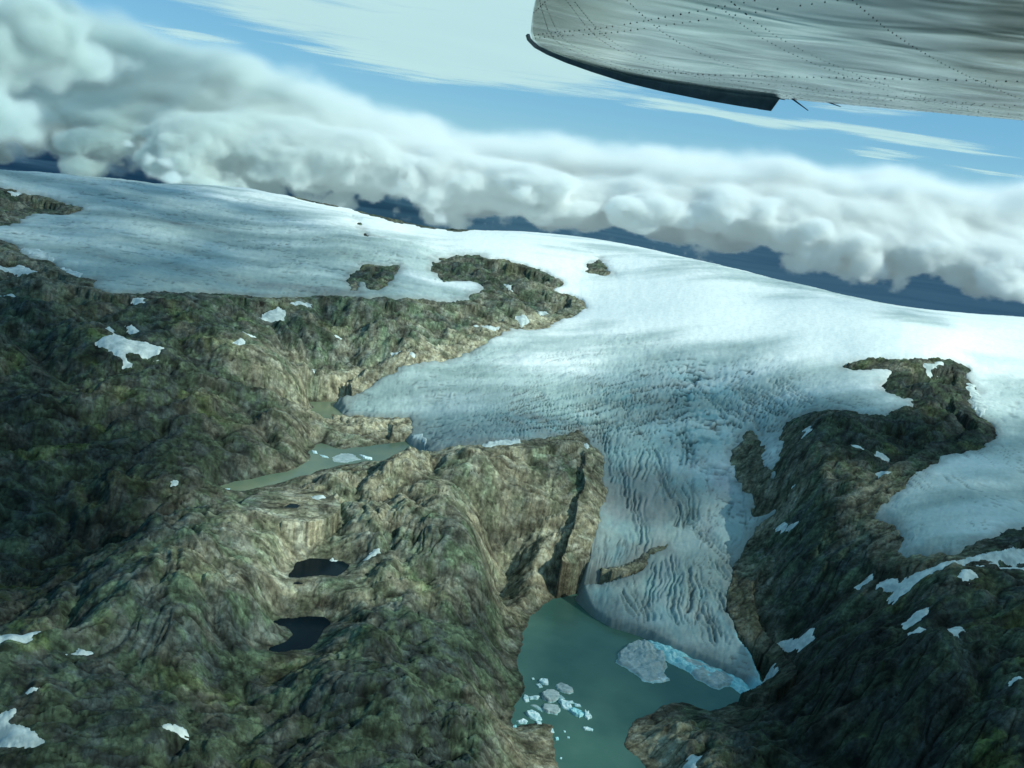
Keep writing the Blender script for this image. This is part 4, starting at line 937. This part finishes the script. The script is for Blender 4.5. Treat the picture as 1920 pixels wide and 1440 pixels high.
Wg = tip[None]*(1-uu[:, None, None]) + root[None]*uu[:, None, None]
belly = np.sin(np.pi*np.clip(vv, 0, 1))**.8
Wg[..., 2] -= .035*belly[None]*sm(0, .25, uu)[:, None]
wo = Vector((float(root[:, 0].mean()), float(root[:, 1].mean()), WZ))
def wing_pt(u, v):
    a = np.array([np.interp(v, vv, tip[:, k]) for k in range(3)]); b = rootL*(1-v)+rootT*v
    p = a*(1-u)+b*u; p[2] -= .035*math.sin(math.pi*v)**.8*float(sm(0, .25, np.array(u))); return p
wing = link(bpy.data.objects.new('airplane_wing', None)); wing.location = wo
tag(wing, 'polished metal airplane wing seen from below with rows of rivets and a rounded tip', 'airplane wing')
top = Wg.copy(); top[..., 2] = WZ + .03 + .12*(belly[None]*sm(0, .1, uu)[:, None])
gi, gj = np.meshgrid(np.arange(NUW-1), np.arange(NVW-1), indexing='ij'); gi = gi.ravel(); gj = gj.ravel()
a = gi*NVW+gj; ql = np.stack([a, a+1, a+NVW+1, a+NVW], 1); N0 = NUW*NVW
ring = [0*NVW+j for j in range(NVW)] + [i*NVW+NVW-1 for i in range(1, NUW)] + [(NUW-1)*NVW+j for j in range(NVW-2, -1, -1)] + [i*NVW for i in range(NUW-2, 0, -1)]
ring = np.array(ring); rn = np.roll(ring, -1)
qs = np.stack([ring, rn, rn+N0, ring+N0], 1)
pts = np.concatenate([Wg.reshape(-1, 3), top.reshape(-1, 3)])-np.array(wo)
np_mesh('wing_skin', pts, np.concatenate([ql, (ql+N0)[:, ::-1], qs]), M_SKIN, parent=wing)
# dark drooping edge along the tip
js = [j for j in range(NVW) if vv[j] > .30]
P0 = tip[js]; k_ = np.clip((vv[js]-.30)/.70, 0, 1)
dn = .0+.085*k_**1.3
out = np.gradient(P0, axis=0); out = np.stack([-out[:, 1], out[:, 0], 0*out[:, 0]], 1); out /= np.linalg.norm(out, axis=1)[:, None]
lip0 = P0 + np.array([0, 0, .01]) + out*.012; lip1 = P0 + out*.02; lip1[:, 2] -= dn
e = (P0[-1]-P0[-2]); e = e/np.linalg.norm(e); lip1[-3:] -= e*.05
lip2 = lip1 + out*.012; lip3 = lip0 + out*.012
n = len(js); pts = np.concatenate([lip0, lip1, lip2, lip3])-np.array(wo); i = np.arange(n-1)
def strip(o1, o2): return np.stack([i+o1*n, i+1+o1*n, i+1+o2*n, i+o2*n], 1)
q = np.concatenate([strip(0, 1), strip(1, 2), strip(2, 3), strip(3, 0), [[n-1, 2*n-1, 3*n-1, 4*n-1]], [[0, 3*n, 2*n, n]]])
np_mesh('tip_edge', pts, q, M_LIP, smooth=False, parent=wing)
# rivets
rv = []
def rivline(u0, v0, u1, v1, sp, r=.0042):
    a = wing_pt(u0, v0); b = wing_pt(u1, v1); n = max(2, int(np.linalg.norm(b-a)/sp))
    for k in range(n):
        t = (k+rng.uniform(-.06, .06))/n
        if rng.rand() > .05: rv.append((wing_pt(u0+(u1-u0)*t, v0+(v1-v0)*t), r*.75*rng.uniform(.8, 1.2)))
for v, sp, r in ((.10,.07,.004),(.30,.06,.005),(.33,.06,.005),(.62,.045,.006),(.78,.05,.0045),(.80,.05,.0045),(.875,.055,.0045),(.925,.055,.004),(.965,.05,.004),(.99,.06,.0035)):
    rivline(.01, v, .95, v, sp, r)
for u, sp in ((.06,.05),(.085,.05),(.17,.05),(.19,.05),(.30,.05),(.42,.05),(.44,.05),(.56,.05),(.68,.05),(.8,.05)):
    rivline(u, .04, u, .97, sp, .0038)
rivline(.12, .62, .5, .80, .045, .005)
V_ = []; Q_ = []
for p, r in rv:
    b0 = len(V_)
    for k in range(6): V_.append((p[0]+r*math.cos(k*math.pi/3), p[1]+r*math.sin(k*math.pi/3), p[2]+.0015))
    for k in range(6): V_.append((p[0]+.6*r*math.cos(k*math.pi/3), p[1]+.6*r*math.sin(k*math.pi/3), p[2]-r*.55))
    for k in range(6): Q_.append((b0+k, b0+(k+1) % 6, b0+6+(k+1) % 6, b0+6+k))
    Q_.append((b0+6, b0+7, b0+8, b0+9)); Q_.append((b0+6, b0+9, b0+10, b0+11))
np_mesh('rivets', np.array(V_)-np.array(wo), np.array(Q_), M_RIV, parent=wing)
def rod(name, a, b, r):
    bm = bmesh.new(); d = Vector(b)-Vector(a)
    bmesh.ops.create_cone(bm, cap_ends=True, segments=8, radius1=r, radius2=r*.5, depth=d.length)
    M = Matrix.Translation((Vector(a)+Vector(b))/2-wo) @ d.to_track_quat('Z', 'Y').to_matrix().to_4x4()
    bmesh.ops.transform(bm, matrix=M, verts=bm.verts); me = bpy.data.meshes.new(name); bm.to_mesh(me); bm.free(); me.materials.append(M_WICK)
    o = link(bpy.data.objects.new(name, me)); o.parent = wing; return o
def at_y(px, py, y): d = ray(px, py); return CAM+d*(y/d[1])
for (a, b, r) in (((1484,184),(1515,207),.006),((1543,188),(1576,200),.005),((1460,184),(1471,187),.006)):
    p = wp(*a); rod('static_wick', p, at_y(b[0], b[1], p[1]+.12), r)
for a, b in (((1535,163),(1580,172)),):
    rod('drain_tube', wp(*a)-np.array([0, 0, .015]), wp(*b)-np.array([0, 0, .02]), .006)
# ------------------------------------------------------------------ camera, sun, sky
cam = bpy.data.cameras.new('camera'); co = link(bpy.data.objects.new('camera', cam)); sc.camera = co
co.matrix_world = Matrix(((RGT[0], UPV[0], -FWD[0], 0), (RGT[1], UPV[1], -FWD[1], 0), (RGT[2], UPV[2], -FWD[2], H), (0, 0, 0, 1)))
cam.sensor_width = 36; cam.lens = 36*F_PX/1920; cam.clip_start = .1; cam.clip_end = 400000
sun = bpy.data.lights.new('sun', 'SUN'); sun.energy = 4.7; sun.angle = math.radians(.6); sun.color = (.95, 1, .88)
so = link(bpy.data.objects.new('sun', sun)); so.rotation_euler = Vector(SUN).to_track_quat('Z', 'Y').to_euler()
w = bpy.data.worlds.new('World'); sc.world = w; w.use_nodes = True
t = w.node_tree; bg = t.nodes['Background']
sky = t.nodes.new('ShaderNodeTexSky'); sky.sky_type = 'NISHITA'; sky.sun_disc = False
sky.sun_elevation = SUN_EL; sky.sun_rotation = SUN_AZ; sky.altitude = 3000; sky.air_density = 1.0; sky.dust_density = 0.0; sky.ozone_density = 1.0
tint = t.nodes.new('ShaderNodeMix'); tint.data_type = 'RGBA'; tint.blend_type = 'MULTIPLY'; tint.inputs[0].default_value = 1
t.links.new(sky.outputs[0], tint.inputs[6]); tint.inputs[7].default_value = (.74, .98, .95, 1)      # the green cast of the aircraft window
blu = t.nodes.new('ShaderNodeMix'); blu.data_type = 'RGBA'; blu.inputs[0].default_value = .6
t.links.new(tint.outputs[2], blu.inputs[6]); blu.inputs[7].default_value = (1.15, 3.8, 6.4, 1)      # clear high-altitude blue
t.links.new(blu.outputs[2], bg.inputs[0]); bg.inputs[1].default_value = .11
sc.view_settings.view_transform = 'Standard'; sc.view_settings.look = 'None'; sc.view_settings.exposure = 0
sc.render.engine = 'CYCLES'
sc.cycles.use_denoising = True
try: sc.cycles.denoiser = 'OPENIMAGEDENOISE'
except Exception: pass
sc.cycles.max_bounces = 10; sc.cycles.transparent_max_bounces = 12
sc.cycles.volume_bounces = 5; sc.cycles.volume_step_rate = 2.5; sc.cycles.volume_max_steps = 256
